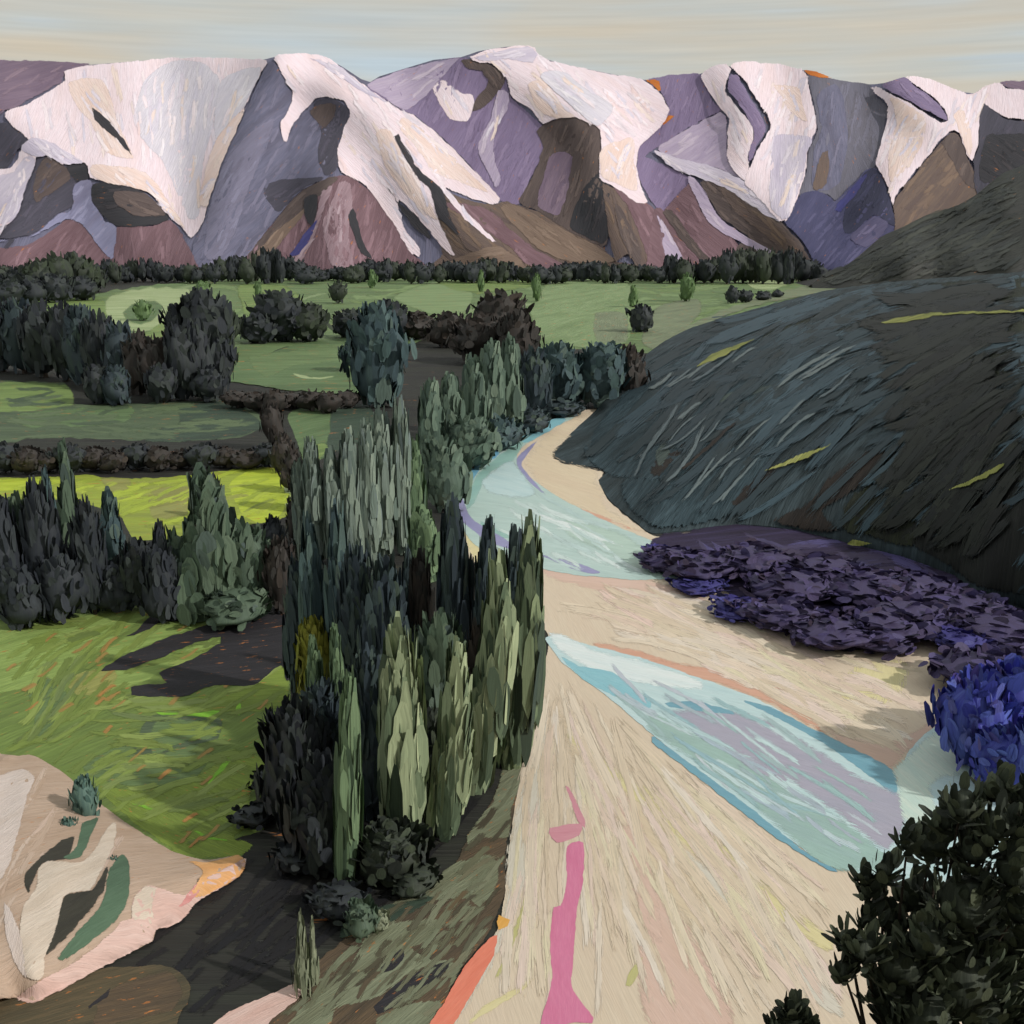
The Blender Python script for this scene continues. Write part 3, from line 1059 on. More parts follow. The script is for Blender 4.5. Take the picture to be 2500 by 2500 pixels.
HPATCH = [
 ('W', 'olive', 'bush_patch', 75, [(1700, 540), (1932, 525), (1932, 700), (1932, 900), (1850, 900), (1900, 760), (1780, 700), (1700, 640)]),
 ('W', 'olive', 'bush_patch', 70, [(1560, 560), (1700, 536), (1932, 520), (1932, 600), (1700, 620), (1500, 660), (1420, 660), (1480, 600)]),
 ('W', 'black', 'bush_patch', 65, [(1740, 720), (1932, 640), (1932, 1130), (1850, 1110), (1790, 1070), (1720, 1030), (1640, 1010), (1600, 960), (1700, 830)]),
 ('W', 'olive', 'bush_patch', 62, [(1600, 940), (1700, 880), (1790, 850), (1750, 930), (1720, 1030), (1640, 1012), (1590, 1000)]),
 ('W', 'teal', 'bush_patch', 64, [(1250, 670), (1400, 640), (1600, 680), (1560, 740), (1420, 790), (1280, 900), (1160, 900), (1100, 850), (1160, 760)]),
 ('W', 'teal', 'bush_patch', 64, [(1180, 900), (1300, 900), (1440, 800), (1560, 760), (1480, 850), (1420, 930), (1360, 980), (1240, 995), (1180, 950)]),
 ('F', 'brownh', 'bush_patch', 60, [(0, 690), (180, 530), (380, 370), (600, 270), (560, 310), (360, 420), (200, 580), (20, 780), (-30, 760)]),
 ('F', 'brownh', 'bush_patch', 60, [(395, 920), (560, 750), (720, 700), (600, 800), (450, 935)]),
 ('F', 'brownh', 'bush_patch', 58, [(620, 1010), (820, 900), (900, 790), (1100, 650), (1330, 540), (1280, 620), (1050, 850), (880, 960), (960, 1060), (820, 1070)]),
 ('F', 'sage', 'bush_patch', 55, [(20, 730), (0, 640), (140, 520), (150, 560), (60, 680)]),
 ('F', 'sage', 'bush_patch', 40, [(240, 470), (320, 370), (480, 310), (630, 300), (620, 330), (440, 365), (300, 440)]),
 ('F', 'sage', 'bush_patch', 30, [(640, 300), (880, 270), (1110, 265), (980, 300), (760, 315)]),
 ('F', 'lime', 'grass_streak', 50, [(215, 205), (300, 135), (420, 90), (520, 55), (440, 105), (330, 160)]),
 ('F', 'lime', 'grass_streak', 50, [(570, 750), (720, 680), (920, 610), (860, 650), (730, 705)]),
 ('F', 'lime', 'grass_streak', 50, [(1530, 850), (1660, 790), (1830, 705), (1790, 755), (1650, 820)]),
 ('F', 'lime', 'grass_streak', 50, [(1000, 1135), (1040, 1110), (1140, 1130), (1080, 1145)]),
 ('C', 'lime', 'grass_streak', 10, [(1180, 1690), (1400, 1640), (1932, 1600), (1932, 1612), (1500, 1650), (1300, 1690)]),
 ('F', 'brownh', 'grass_streak', 50, [(130, 740), (300, 590), (400, 500), (430, 490), (320, 600), (180, 720)]),
 ('F', 'black', 'bush_patch', 60, [(1300, 1080), (1420, 960), (1560, 830), (1500, 920), (1370, 1060)]),
 ('F', 'black', 'bush_patch', 60, [(1620, 1090), (1750, 960), (1850, 820), (1800, 960), (1660, 1110)]),
 ('C', 'brownh', 'bush_patch', 20, [(960, 1690), (1120, 1640), (1300, 1600), (1260, 1650), (1080, 1690)]),
]
for i, (tile, key, nm, ang, pts) in enumerate(HPATCH):
    drape(nm, S(tile, pts), near_hill, hm(key), hill, off=(0.2 + 0.006 * i) if 'streak' not in nm else 0.95, thick=0.5, step=10, grid=22, jit=3.5, ang=R(ang), width=2.2, feather=4 if 'streak' in nm else 16)

def hill_dir(u, v):
    return R(18 + 30 * max(0, min(1, (v - 720) / 420)) + 12 * max(0, min(1, (1900 - u) / 500)))


hp_in = [p for p in hill_poly]
swaths('bush_swath', hill, near_hill, hp_in, 270, hill_dir, [(52, 64, 68), (60, 76, 84), (78, 98, 108), (66, 85, 94), (50, 59, 60), (58, 72, 78)], 0.38, (150, 380), (18, 42), 5, k=0.72, spec=0.15, rough=0.65, step=.0009)
swaths('dark_bush_swath', hill, near_hill, W((1600, 560), (1932, 530), (1932, 1120), (1850, 1100), (1780, 1060), (1640, 1000), (1660, 800)), 130, hill_dir, [(40, 42, 40), (50, 54, 48), (44, 48, 48), (58, 62, 54)], 0.66, (150, 340), (18, 42), 6, k=0.7, spec=0.15, rough=0.65, step=.0009)
swaths('pale_bush_swath', hill, near_hill, W((1180, 720), (1420, 640), (1640, 640), (1560, 800), (1380, 960), (1180, 940)), 26, hill_dir, [(104, 118, 122), (120, 132, 132), (92, 106, 112)], 0.85, (60, 180), (5, 12), 7, k=0.75, spec=0.2, rough=0.6)

# plum coloured foot of the hill
PL = W((1225, 1022), (1300, 1000), (1390, 984), (1450, 980), (1560, 1010), (1700, 1040), (1800, 1080), (1850, 1118), (1932, 1145), (1932, 1500),
       (1850, 1400), (1800, 1330), (1790, 1260), (1790, 1180), (1700, 1155), (1620, 1195), (1520, 1165), (1400, 1130), (1300, 1085))


def foot_z(u, v, off=0.0):
    d = min(60, line_dist((u, v), HB))
    return at_z(u, v, 0.3 + 2.6 * max(0, 1 - d / 60) + off + (1.2 if v < 1420 else 0))


pl = drape('hill_foot', PL, lambda u, v, off: at_z(u, v, max(0.25, hill_z(u, v) if v < 1290 + 0.22 * max(0, u - 1800) else 0.25) * 0 + 0.3 + off),
           hm('plum'), None, off=0.0, thick=1.0, step=12, grid=40, jit=5, ang=R(20), width=2.0)
swaths('bank_swath', pl, lambda u, v, off: at_z(u, v, 0.3 + off), PL, 90, lambda u, v: R(-14 + 30 * math.sin(u * .01)), [(58, 48, 66), (70, 62, 96), (78, 72, 118), (62, 54, 80)], 0.01, (70, 180), (10, 24), 9, step=.0005)
tag(pl, 'plum coloured stony bank at the foot of the dark hill', 'bank', kind='structure')

# ================================================================== FIELDS
FP = {
    'meadow': ((104, 126, 82), (122, 144, 96), (88, 108, 70)),
    'meadowlt': ((126, 148, 101), (142, 160, 116), (112, 134, 88)),
    'yellowgreen': ((118, 140, 80), (136, 158, 92), (98, 120, 68)),
    'pale': ((158, 174, 126), (186, 194, 150), (130, 150, 100)),
    'greygreen': ((119, 130, 100), (132, 142, 112), (104, 112, 88)),
    'mid': ((94, 118, 76), (110, 132, 92), (80, 100, 66)),
    'dull': ((82, 98, 72), (94, 110, 82), (70, 84, 64)),
    'bright': ((150, 164, 62), (166, 182, 72), (136, 146, 66)),
    'lime': ((180, 196, 58), (196, 210, 80), (158, 176, 54)),
    'olivef': ((146, 148, 82), (160, 160, 92), (128, 128, 68)),
    'green': ((110, 131, 64), (124, 145, 74), (98, 116, 60)),
    'greenlt': ((136, 158, 84), (152, 174, 96), (116, 138, 70)),
    'greenvivid': ((122, 141, 58), (136, 156, 66), (108, 126, 54)),
    'teal': ((100, 122, 76), (114, 136, 88), (90, 110, 68)),
    'neon': ((126, 178, 54), (144, 204, 60), (104, 160, 40)),
    'sagef': ((124, 129, 104), (136, 142, 116), (110, 112, 88)),
    'umberf': ((90, 76, 60), (106, 88, 66), (72, 64, 52)),
    'oliveb': ((86, 78, 58), (104, 90, 66), (62, 60, 48)),
    'shadeheath': ((42, 40, 44), (52, 50, 54), (38, 36, 38)),
    'darkgreen': ((60, 76, 62), (70, 88, 72), (50, 64, 54)),
}


def fm(key):
    c, c2, c3 = FP[key]
    return paint('field_' + key, c, c2, c3, rough=0.75, bump=0.6, fleck=0.0 if key in ('neon', 'pale') else 0.45, soft=0.8)


fields = {}


def field(fid, label, key, tile, pts, ang=0, width=2.0, z=0.0, jit=4):
    o = drape('field', S(tile, pts), ground_surf, fm(key), None, off=z, thick=0.5, step=14, jit=jit, ang=R(ang), width=width)
    tag(o, label, 'field', kind='structure')
    fields[fid] = [o, z]
    return o


def sub(fid, key, tile, pts, ang=0, width=2.0, name='grass_patch', jit=4):
    fields[fid][1] += 0.003
    return drape(name, S(tile, pts), ground_surf, fm(key), fields[fid][0], off=fields[fid][1], thick=0.1, step=12, jit=jit,
                 ang=R(ang), width=width, feather=4 if name == 'shade_heath_patch' else 5 if key in ('neon', 'lime') else 11)


field('far', 'broad pale green meadow below the line of dark trees', 'meadow', 'W',
      [(-20, 572), (100, 566), (240, 543), (420, 526), (700, 524), (1000, 519), (1300, 519), (1490, 517), (1640, 526), (1560, 550),
       (1420, 588), (1300, 628), (1235, 668), (1180, 658), (1020, 658), (900, 640), (640, 650), (540, 655), (420, 700), (270, 665), (130, 650), (-20, 612)], width=9)
farp = W((0, 575), (240, 548), (420, 530), (1000, 524), (1490, 522), (1560, 548), (1420, 583), (1300, 620), (1235, 655), (1020, 650), (640, 645), (270, 655), (0, 600))
swaths('grass_swath', fields['far'][0], ground_surf, farp, 150, lambda u, v: R(6 + 30 * noise.noise(Vector((u * .006, v * .01, 4)))), [(96, 116, 76), (116, 138, 90), (128, 150, 100), (108, 130, 76), (136, 154, 112)], fields['far'][1] + .006, (60, 170), (7, 14), 13, step=.001, cov=0.8)
fields['far'][1] += 0.17
sub('far', 'yellowgreen', 'A', [(-20, 1625), (300, 1570), (540, 1570), (570, 1660), (450, 1690), (280, 1665), (60, 1668), (-20, 1690)], 0, 6)
sub('far', 'pale', 'A', [(545, 1610), (570, 1555), (680, 1520), (850, 1500), (1010, 1520), (960, 1600), (860, 1700), (740, 1745), (590, 1700)], 20, 3)
sub('far', 'mid', 'A', [(640, 1640), (690, 1590), (780, 1570), (860, 1605), (820, 1670), (740, 1705), (660, 1685)], 0, 3)
sub('far', 'yellowgreen', 'A', [(620, 1760), (740, 1750), (960, 1600), (1010, 1520), (1060, 1520), (960, 1680), (860, 1780), (750, 1830)], 60, 4)
sub('far', 'yellowgreen', 'A', [(1250, 1490), (1500, 1500), (1640, 1620), (1730, 1720), (1650, 1690), (1480, 1540), (1300, 1660), (1260, 1580)], 50, 5)
sub('far', 'meadowlt', 'B', [(340, 1560), (500, 1490), (640, 1455), (760, 1520), (740, 1620), (640, 1685), (500, 1640)], 20, 6)
sub('far', 'meadowlt', 'B', [(1060, 1640), (1100, 1560), (1170, 1450), (1300, 1436), (1560, 1470), (1600, 1560), (1560, 1800), (1160, 1812), (1080, 1700)], 70, 6)
sub('far', 'yellowgreen', 'B', [(560, 1480), (820, 1470), (1050, 1460), (1080, 1500), (880, 1535), (760, 1540)], 0, 6)
sub('far', 'greygreen', 'B', [(1400, 1640), (1560, 1640), (1570, 1790), (1410, 1790)], 80, 4)
sub('far', 'greygreen', 'B', [(1720, 1610), (1932, 1560), (1960, 1640), (1800, 1780), (1730, 1840), (1640, 1790)], 60, 4)
sub('far', 'pale', 'C', [(470, 1480), (540, 1450), (660, 1458), (692, 1500), (600, 1522), (500, 1515)], 0, 3)
sub('far', 'yellowgreen', 'C', [(540, 1430), (600, 1405), (660, 1420), (660, 1455), (560, 1450)], 0, 3)
field('strip', 'narrow pale field strip squeezed between the two dark hills', 'greygreen', 'C',
      [(830, 1488), (1000, 1492), (1300, 1448), (1800, 1428), (1932, 1398), (1932, 1450), (1800, 1475), (1400, 1480), (1000, 1525), (860, 1535), (500, 1610),
       (300, 1690), (100, 1830), (10, 1870), (10, 1820), (200, 1690), (500, 1570)], 20, 5, z=0.75)
field('bank2', 'mid green field sloping behind the dark tree clumps', 'mid', 'W',
      [(430, 718), (440, 690), (560, 650), (690, 630), (800, 600), (830, 625), (760, 660), (720, 690), (740, 735), (690, 745), (560, 738)], 10, 4, z=0.5)
sub('bank2', 'meadow', 'D', [(1300, 150), (1560, 110), (1900, 70), (1800, 170), (1560, 200), (1400, 260), (1330, 220)], 10, 3)
sub('bank2', 'pale', 'D', [(1530, 235), (1640, 258), (1760, 252), (1700, 268), (1580, 266)], 0, 2, jit=2)
field('left3', 'dull green field strip at the left edge behind the bright one', 'dull', 'D',
      [(-20, 285), (350, 290), (390, 400), (940, 385), (1250, 385), (1390, 500), (1250, 575), (900, 600), (760, 592), (150, 580), (100, 600), (-20, 630)], 0, 3)
sub('left3', 'yellowgreen', 'D', [(-20, 285), (350, 292), (385, 400), (240, 430), (100, 445), (-20, 445)], 0, 3)
sub('left3', 'mid', 'D', [(100, 450), (380, 420), (700, 410), (660, 500), (300, 530), (120, 520)], 0, 3)
sub('left3', 'darkgreen', 'D', [(755, 592), (830, 520), (935, 505), (950, 405), (1200, 380), (1390, 515), (1250, 572), (900, 602)], 10, 3)
field('tri', 'small green wedge of grass beside the grey green poplars', 'mid', 'D',
      [(1510, 450), (1650, 410), (1850, 405), (1932, 480), (1932, 560), (1750, 650), (1640, 720), (1590, 700), (1560, 600)], 60, 2.5)
sub('tri', 'darkgreen', 'D', [(1700, 650), (1720, 540), (1740, 430), (1932, 405), (1980, 560), (1800, 640)], 30, 2.5)
sub('tri', 'yellowgreen', 'D', [(1600, 640), (1700, 600), (1720, 650), (1640, 712), (1600, 690)], 60, 2.5)
field('bright', 'brightest yellow green field behind the row of dark conifers', 'bright', 'D',
      [(-20, 805), (330, 780), (460, 768), (530, 780), (690, 790), (1000, 770), (1330, 728), (1480, 748), (1560, 890), (1560, 950), (1460, 1010), (1340, 1025),
       (1200, 1060), (1000, 1100), (850, 1110), (700, 1112), (640, 1000), (480, 930), (270, 900), (-20, 930)], 0, 2)
sub('bright', 'lime', 'D', [(1200, 820), (1270, 770), (1330, 735), (1470, 758), (1490, 960), (1400, 1012), (1340, 1020), (1260, 965)], 20, 1.5)
sub('bright', 'olivef', 'D', [(790, 850), (1010, 835), (980, 980), (800, 1000)], 50, 1.5)
sub('bright', 'pale', 'D', [(1465, 755), (1520, 765), (1562, 900), (1552, 950), (1500, 965), (1490, 860)], 80, 1.5)
sub('bright', 'olivef', 'D', [(530, 785), (690, 795), (670, 850), (640, 900), (560, 860)], 10, 1.5)
sub('bright', 'lime', 'D', [(-20, 815), (260, 790), (300, 810), (200, 850), (-20, 860)], 5, 1.5)
field('main', 'large sunny green meadow at lower left above the sandy bluff', 'green', 'W',
      [(0, 1187), (100, 1155), (300, 1120), (330, 1140), (560, 1185), (552, 1260), (542, 1340), (500, 1420), (516, 1490), (440, 1530), (500, 1562), (430, 1592), (462, 1612),
       (380, 1640), (300, 1640), (200, 1600), (100, 1520), (0, 1520)], 60, 1.2)
sub('main', 'greenlt', 'D', [(-20, 1590), (300, 1520), (800, 1395), (845, 1450), (700, 1560), (560, 1660), (400, 1760), (150, 1900), (-20, 1932)], 55, 1.2)
sub('main', 'greenlt', 'D', [(620, 1640), (830, 1560), (1100, 1525), (1215, 1530), (950, 1600), (640, 1715), (540, 1700)], 30, 1.0)
sub('main', 'greenlt', 'D', [(530, 1800), (820, 1740), (1150, 1620), (1160, 1650), (830, 1815), (700, 1880), (480, 1932), (430, 1932)], 30, 1.0)
sub('main', 'olivef', 'G', [(340, 120), (560, 60), (620, 100), (560, 200), (400, 210)], 50, 1.0)
sub('main', 'teal', 'G', [(140, 170), (250, 110), (350, 190), (330, 290), (230, 440), (160, 440), (180, 300)], 70, 0.9)
sub('main', 'greenvivid', 'G', [(500, 690), (700, 700), (870, 695), (1080, 600), (1230, 500), (1440, 575), (1300, 750), (1400, 835), (1230, 950), (1330, 990), (1250, 1052), (950, 1062), (900, 1015), (700, 880)], -35, 0.9)
sub('main', 'teal', 'G', [(430, 560), (700, 460), (1100, 480), (1020, 660), (860, 690), (700, 690), (500, 650)], 10, 0.9)
sub('main', 'dull', 'G', [(690, 560), (720, 420), (800, 310), (1000, 315), (1158, 335), (1142, 440), (980, 480), (900, 500), (760, 580)], 15, 0.8)
sub('main', 'teal', 'G', [(820, 340), (1140, 350), (1130, 430), (960, 460), (800, 530), (790, 480)], 15, 0.8)
sub('main', 'greenvivid', 'G', [(620, 220), (850, 240), (1120, 195), (1310, 155), (1470, 55), (1515, 130), (1490, 260), (1300, 300), (900, 290)], 10, 0.9)
sub('main', 'neon', 'G', [(815, 296), (1000, 302), (1110, 288), (1165, 288), (1115, 324), (980, 318), (830, 308)], 5, 0.5, jit=2)
sub('main', 'neon', 'G', [(1232, 508), (1190, 580), (1110, 660), (1080, 690), (1092, 660), (1170, 560)], 55, 0.5, jit=2)
sub('main', 'neon', 'G', [(1235, 290), (1240, 250), (1255, 215), (1268, 300), (1250, 320)], 80, 0.5, jit=2)
sub('main', 'neon', 'G', [(1340, 620), (1400, 580), (1435, 575), (1420, 610), (1345, 650)], 30, 0.5, jit=2)
sub('main', 'neon', 'G', [(1000, 905), (1100, 950), (1190, 965), (1190, 975), (1080, 960)], -20, 0.5, jit=2)
sub('main', 'neon', 'G', [(660, 770), (760, 785), (855, 825), (850, 832), (740, 795)], -20, 0.5, jit=2)
mainp = W((0, 1187), (100, 1155), (300, 1120), (330, 1140), (560, 1185), (552, 1260), (542, 1340), (500, 1420), (516, 1490), (450, 1530), (490, 1562), (430, 1592), (380, 1620), (300, 1590), (200, 1530), (120, 1450), (0, 1425))
swaths('grass_swath', fields['main'][0], ground_surf, mainp, 150, lambda u, v: R(25 + 55 * noise.noise(Vector((u * .004, v * .004, 1)))), [(102, 118, 64), (120, 138, 64), (130, 148, 74), (110, 126, 60), (142, 158, 84), (104, 120, 74)], fields['main'][1] + .003, (70, 190), (10, 24), 11, step=.0002, cov=0.8)
swaths('dry_grass_swath', fields['main'][0], ground_surf, mainp, 34, lambda u, v: R(40), [(176, 126, 70), (150, 126, 70), (164, 132, 76)], fields['main'][1] + .036, (30, 70), (6, 14), 12, cov=0.6)
fields['main'][1] += 0.055
brp = S('D', [(0, 815), (330, 790), (460, 775), (690, 795), (1000, 775), (1330, 735), (1480, 755), (1550, 890), (1540, 950), (1460, 1000), (1340, 1015), (1000, 1090), (850, 1105), (700, 1105), (640, 1000), (480, 920), (270, 890), (0, 920)])
swaths('grass_swath', fields['bright'][0], ground_surf, brp, 70, lambda u, v: R(12 + 40 * noise.noise(Vector((u * .006, v * .01, 4)))), [(140, 156, 56), (160, 176, 62), (176, 192, 66), (152, 158, 76), (134, 148, 62)], fields['bright'][1] + .006, (50, 130), (7, 16), 14, step=.0005, cov=0.8)
swaths('grass_swath', fields['left3'][0], ground_surf, S('D', [(0, 290), (350, 295), (390, 405), (940, 390), (1240, 395), (1370, 500), (1240, 565), (900, 595), (150, 575), (0, 610)]), 50, lambda u, v: R(3), [(74, 90, 68), (88, 104, 76), (96, 112, 80), (66, 82, 62)], fields['left3'][1] + .006, (60, 160), (7, 14), 15, step=.0005, cov=0.8)
# dark strips painted as the trees' cast shadows on the meadow
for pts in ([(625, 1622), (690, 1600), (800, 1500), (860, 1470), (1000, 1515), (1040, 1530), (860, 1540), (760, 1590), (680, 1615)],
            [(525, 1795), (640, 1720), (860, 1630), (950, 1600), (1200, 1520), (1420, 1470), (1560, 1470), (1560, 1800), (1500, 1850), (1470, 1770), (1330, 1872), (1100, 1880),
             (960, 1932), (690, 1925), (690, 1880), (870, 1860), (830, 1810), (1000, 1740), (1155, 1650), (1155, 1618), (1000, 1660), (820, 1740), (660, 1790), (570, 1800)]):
    sub('main', 'shadeheath', 'D', pts, 25, 1.0, name='shade_heath_patch')

# khaki river terrace in the foreground
terr = drape('river_terrace', S('I', [(1090, 330), (1040, 560), (985, 800), (935, 1000), (935, 1220), (895, 1330), (830, 1480), (660, 1700), (545, 1960), (-330, 1960), (-240, 1780), (-60, 1600),
                                     (100, 1480), (400, 1260), (620, 1150), (740, 950), (850, 780), (950, 560)]), ground_surf, fm('umberf'), None, off=0.1, thick=.6, jit=5, ang=R(50), width=0.8)
tag(terr, 'brown and sage river terrace between dark scrub and gravel bed', 'terrace', kind='structure')
fields['terr'] = [terr, 0.1]
for pts in ([(930, 560), (1025, 490), (1010, 700), (965, 800), (950, 950), (800, 960), (740, 1005), (730, 940), (860, 760)],
            [(620, 1110), (700, 1075), (850, 1040), (900, 1090), (890, 1200), (800, 1322), (740, 1280), (520, 1290), (330, 1340), (320, 1300), (530, 1200)],
            [(230, 1380), (370, 1390), (610, 1385), (560, 1480), (450, 1540), (560, 1610), (410, 1690), (250, 1800), (50, 1850), (0, 1960), (-220, 1960), (-50, 1750), (100, 1650), (190, 1480)],
            [(540, 1600), (710, 1610), (690, 1660), (600, 1790), (400, 1830), (250, 1900), (280, 1960), (520, 1960), (600, 1800), (640, 1690)]):
    sub('terr', 'sagef', 'I', pts, 55, 0.8, name='sage_patch')
sub('terr', 'darkgreen', 'I', [(60, 1480), (130, 1340), (330, 1300), (560, 1260), (480, 1330), (200, 1460)], 30, .8, name='sage_patch')
sub('terr', 'shadeheath', 'I', [(240, 1850), (400, 1690), (640, 1600), (560, 1720), (380, 1830), (260, 1880)], 40, .8, name='shade_heath_patch')
sub('terr', 'shadeheath', 'I', [(270, 1660), (330, 1580), (400, 1535), (405, 1575), (340, 1650)], 50, .6, name='shade_heath_patch')
terp = S('I', [(1060, 420), (1040, 560), (985, 800), (935, 1000), (930, 1220), (890, 1330), (830, 1480), (660, 1700), (560, 1900), (-260, 1900), (-150, 1750), (100, 1520), (400, 1280), (620, 1170), (740, 970), (850, 800), (950, 580)])
swaths('sage_swath', terr, ground_surf, terp, 75, lambda u, v: R(48), [(88, 76, 60), (120, 126, 102), (104, 104, 82), (74, 68, 54), (128, 132, 108), (100, 82, 60)], fields['terr'][1] + .003, (50, 140), (10, 24), 16, step=.0003)
lo = drape('river_terrace', S('G', [(-20, 1830), (90, 1790), (400, 1660), (650, 1630), (900, 1630), (1000, 1740), (960, 1860), (900, 1960), (-20, 1960)]), ground_surf, fm('oliveb'), None,
           off=0.1, thick=.5, ang=R(25), width=0.7)
tag(lo, 'brown olive terrace in the lower left corner below the bluff', 'terrace', kind='structure')
fields['lo'] = [lo, 0.1]
sub('lo', 'umberf', 'G', [(560, 1760), (760, 1680), (900, 1660), (960, 1760), (900, 1860), (600, 1932), (480, 1932)], 20, .7, name='sage_patch')
sub('lo', 'shadeheath', 'G', [(460, 1840), (580, 1740), (560, 1790), (470, 1860)], 40, .7, name='shade_heath_patch')

# ================================================================== GRAVEL BED AND RIVER
RP = {
    'sand': ((214, 197, 174), (221, 208, 187), (209, 188, 167)),
    'sandpk': ((213, 184, 168), (222, 198, 184), (202, 172, 150)),
    'sandlt': ((214, 196, 168), (224, 210, 186), (206, 182, 158)),
    'salmon': ((211, 166, 143), (218, 182, 164), (200, 150, 128)),
    'yellow': ((217, 206, 158), (228, 218, 180), (204, 190, 140)),
    'paleband': ((210, 203, 188), (222, 216, 204), (198, 188, 168)),
    'oliveb': ((190, 185, 128), (202, 196, 150), (176, 166, 116)),
    'pink': ((212, 126, 158), (224, 150, 176), (200, 106, 140)),
    'pinklt': ((208, 146, 158), (216, 166, 172), (198, 126, 140)),
    'coral': ((226, 132, 108), (234, 156, 134), (210, 112, 90)),
    'orange': ((222, 166, 84), (230, 186, 120), (206, 146, 70)),
}
WP = {
    'aqua': ((184, 207, 200), (202, 220, 214), (170, 196, 190)),
    'blue': ((116, 174, 200), (140, 192, 210), (110, 158, 190)),
    'blue2': ((140, 194, 204), (160, 206, 214), (126, 182, 198)),
    'lavender': ((150, 148, 188), (168, 164, 200), (136, 134, 176)),
    'teal': ((150, 190, 180), (166, 202, 194), (136, 176, 172)),
    'mint': ((180, 204, 190), (196, 216, 204), (168, 192, 180)),
    'white': ((226, 235, 232), (236, 242, 240), (206, 224, 224)),
    'paleaq': ((192, 216, 216), (214, 230, 230), (170, 202, 206)),
    'deep': ((114, 164, 180), (132, 178, 190), (104, 150, 172)),
    'greylav': ((170, 166, 181), (178, 176, 188), (160, 162, 178)),
    'seagrn': ((156, 186, 176), (168, 196, 190), (148, 172, 174)),
    'creamaq': ((202, 220, 207), (224, 228, 214), (184, 212, 204)),
}


def rm(key):
    c, c2, c3 = RP[key]
    return paint('gravel_' + key, c, c2, c3, rough=0.8, bump=0.14, contrast=0.35, spec=0.2, soft=0.4 if key in ('sand', 'pink', 'coral', 'orange', 'pinklt') else 1.7)


def wm(key):
    c, c2, c3 = WP[key]
    return paint('water_' + key, c, c2, c3, rough=0.4, bump=0.25, contrast=0.55, spec=0.4, soft=0.5 if key in ('aqua', 'paleaq') else 0.4 if key in ('lavender', 'blue', 'blue2', 'deep') else 1.2)


bed = drape('gravel_bed', W((1130, 770), (1020, 800), (960, 835), (900, 870), (868, 900), (850, 960), (836, 985), (842, 1025), (870, 1080), (960, 1150), (1030, 1190), (1030, 1240), (1015, 1350),
                            (990, 1420), (965, 1560), (950, 1700), (935, 1760), (870, 1860), (818, 1932), (760, 2040), (1932, 2040), (1960, 1700), (1960, 1250), (1800, 1100), (1500, 1020), (1300, 1004),
                            (1240, 1012), (1200, 988), (1152, 948), (1130, 907), (1140, 890), (1062, 874), (1042, 855)), ground_surf, rm('sand'), None, off=0.15, thick=0.6, step=12, jit=3,
            ang=R(100), width=1.2)
tag(bed, 'pale sandy gravel river bed running from the bend to the foreground', 'river bed', kind='structure')
BZ = [0.152]


def sand(key, tile, pts, ang=0, width=1.0, name='sand_bank', jit=3.5, label=None):
    BZ[0] += 0.0015
    o = drape(name, S(tile, pts), ground_surf, rm(key), bed, off=BZ[0], thick=0.06, step=12, jit=jit, feather=34 if name == 'sand_bank' else 6, ang=R(ang), width=width)
    if label:
        o['label'] = label
    return o


sand('sandlt', 'E', [(1428, 418), (1190, 650), (1230, 692), (1422, 745), (1410, 800), (1462, 860), (1462, 920), (1560, 1000), (1702, 1090), (1600, 1062), (1300, 955), (1150, 875), (1060, 765),
                     (1025, 710), (1110, 590), (1250, 478)], 120, 2)
sand('salmon', 'E', [(1140, 870), (1250, 920), (1450, 990), (1690, 1085), (1560, 1050), (1300, 960)], 150, 1.5)
sand('sandpk', 'E', [(1080, 1195), (1180, 1230), (1400, 1290), (1700, 1325), (1960, 1390), (1960, 1460), (1500, 1400), (1150, 1310), (1110, 1250)], 165, 1.5)
sand('sandpk', 'E', [(600, 980), (640, 960), (660, 1010), (640, 1100), (610, 1050)], 90, 1)
sand('yellow', 'E', [(700, 1000), (760, 1070), (860, 1150), (900, 1250), (880, 1330), (800, 1290), (720, 1120)], 70, 1.5)
sand('yellow', 'E', [(690, 850), (700, 760), (740, 700), (800, 670), (740, 740), (710, 800)], 60, 1.5)
sand('sandpk', 'F', [(480, 1450), (560, 1430), (720, 1510), (760, 1560), (900, 1600), (1010, 1650), (1200, 1560), (1430, 1510), (1560, 1560), (1540, 1640), (1300, 1620), (1000, 1700), (700, 1620)], 160, 1.5)
sand('yellow', 'F', [(1040, 1770), (1200, 1720), (1330, 1760), (1300, 1900), (1200, 1980), (1080, 1950), (960, 1990), (980, 1850)], 70, 1.2)
sand('sandpk', 'J', [(820, 320), (960, 460), (1100, 560), (1240, 600), (1300, 530), (1400, 470), (1480, 330), (1300, 420), (1150, 450), (960, 400)], 140, 1.0)
sand('salmon', 'E', [(1385, 1645), (1600, 1685), (1932, 1790), (1960, 1860), (1600, 1755), (1450, 1700)], 165, 1.0)
sand('salmon', 'J', [(-20, 15), (250, 60), (640, 138), (740, 230), (830, 340), (970, 470), (850, 395), (600, 255), (300, 145), (-20, 62)], 155, 0.9)
sand('sandlt', 'I', [(1180, 240), (1260, 330), (1600, 680), (1932, 960), (1960, 1500), (1600, 1000), (1300, 600)], 128, 0.8)
sand('yellow', 'I', [(1235, 408), (1270, 398), (1500, 580), (1960, 890), (1960, 1030), (1650, 795), (1400, 585)], 130, 0.6)
sand('yellow', 'J', [(-20, 700), (300, 940), (640, 1240), (940, 1500), (900, 1560), (560, 1330), (200, 1040), (-20, 860)], 132, 0.6)
sand('paleband', 'J', [(0, 900), (560, 1330), (760, 1560), (900, 1700), (1000, 1900), (800, 1800), (400, 1400), (100, 1080)], 125, 0.6)
sand('sandpk', 'J', [(0, 1200), (160, 1400), (330, 1700), (420, 1960), (-20, 1960), (-100, 1600)], 110, 0.6)
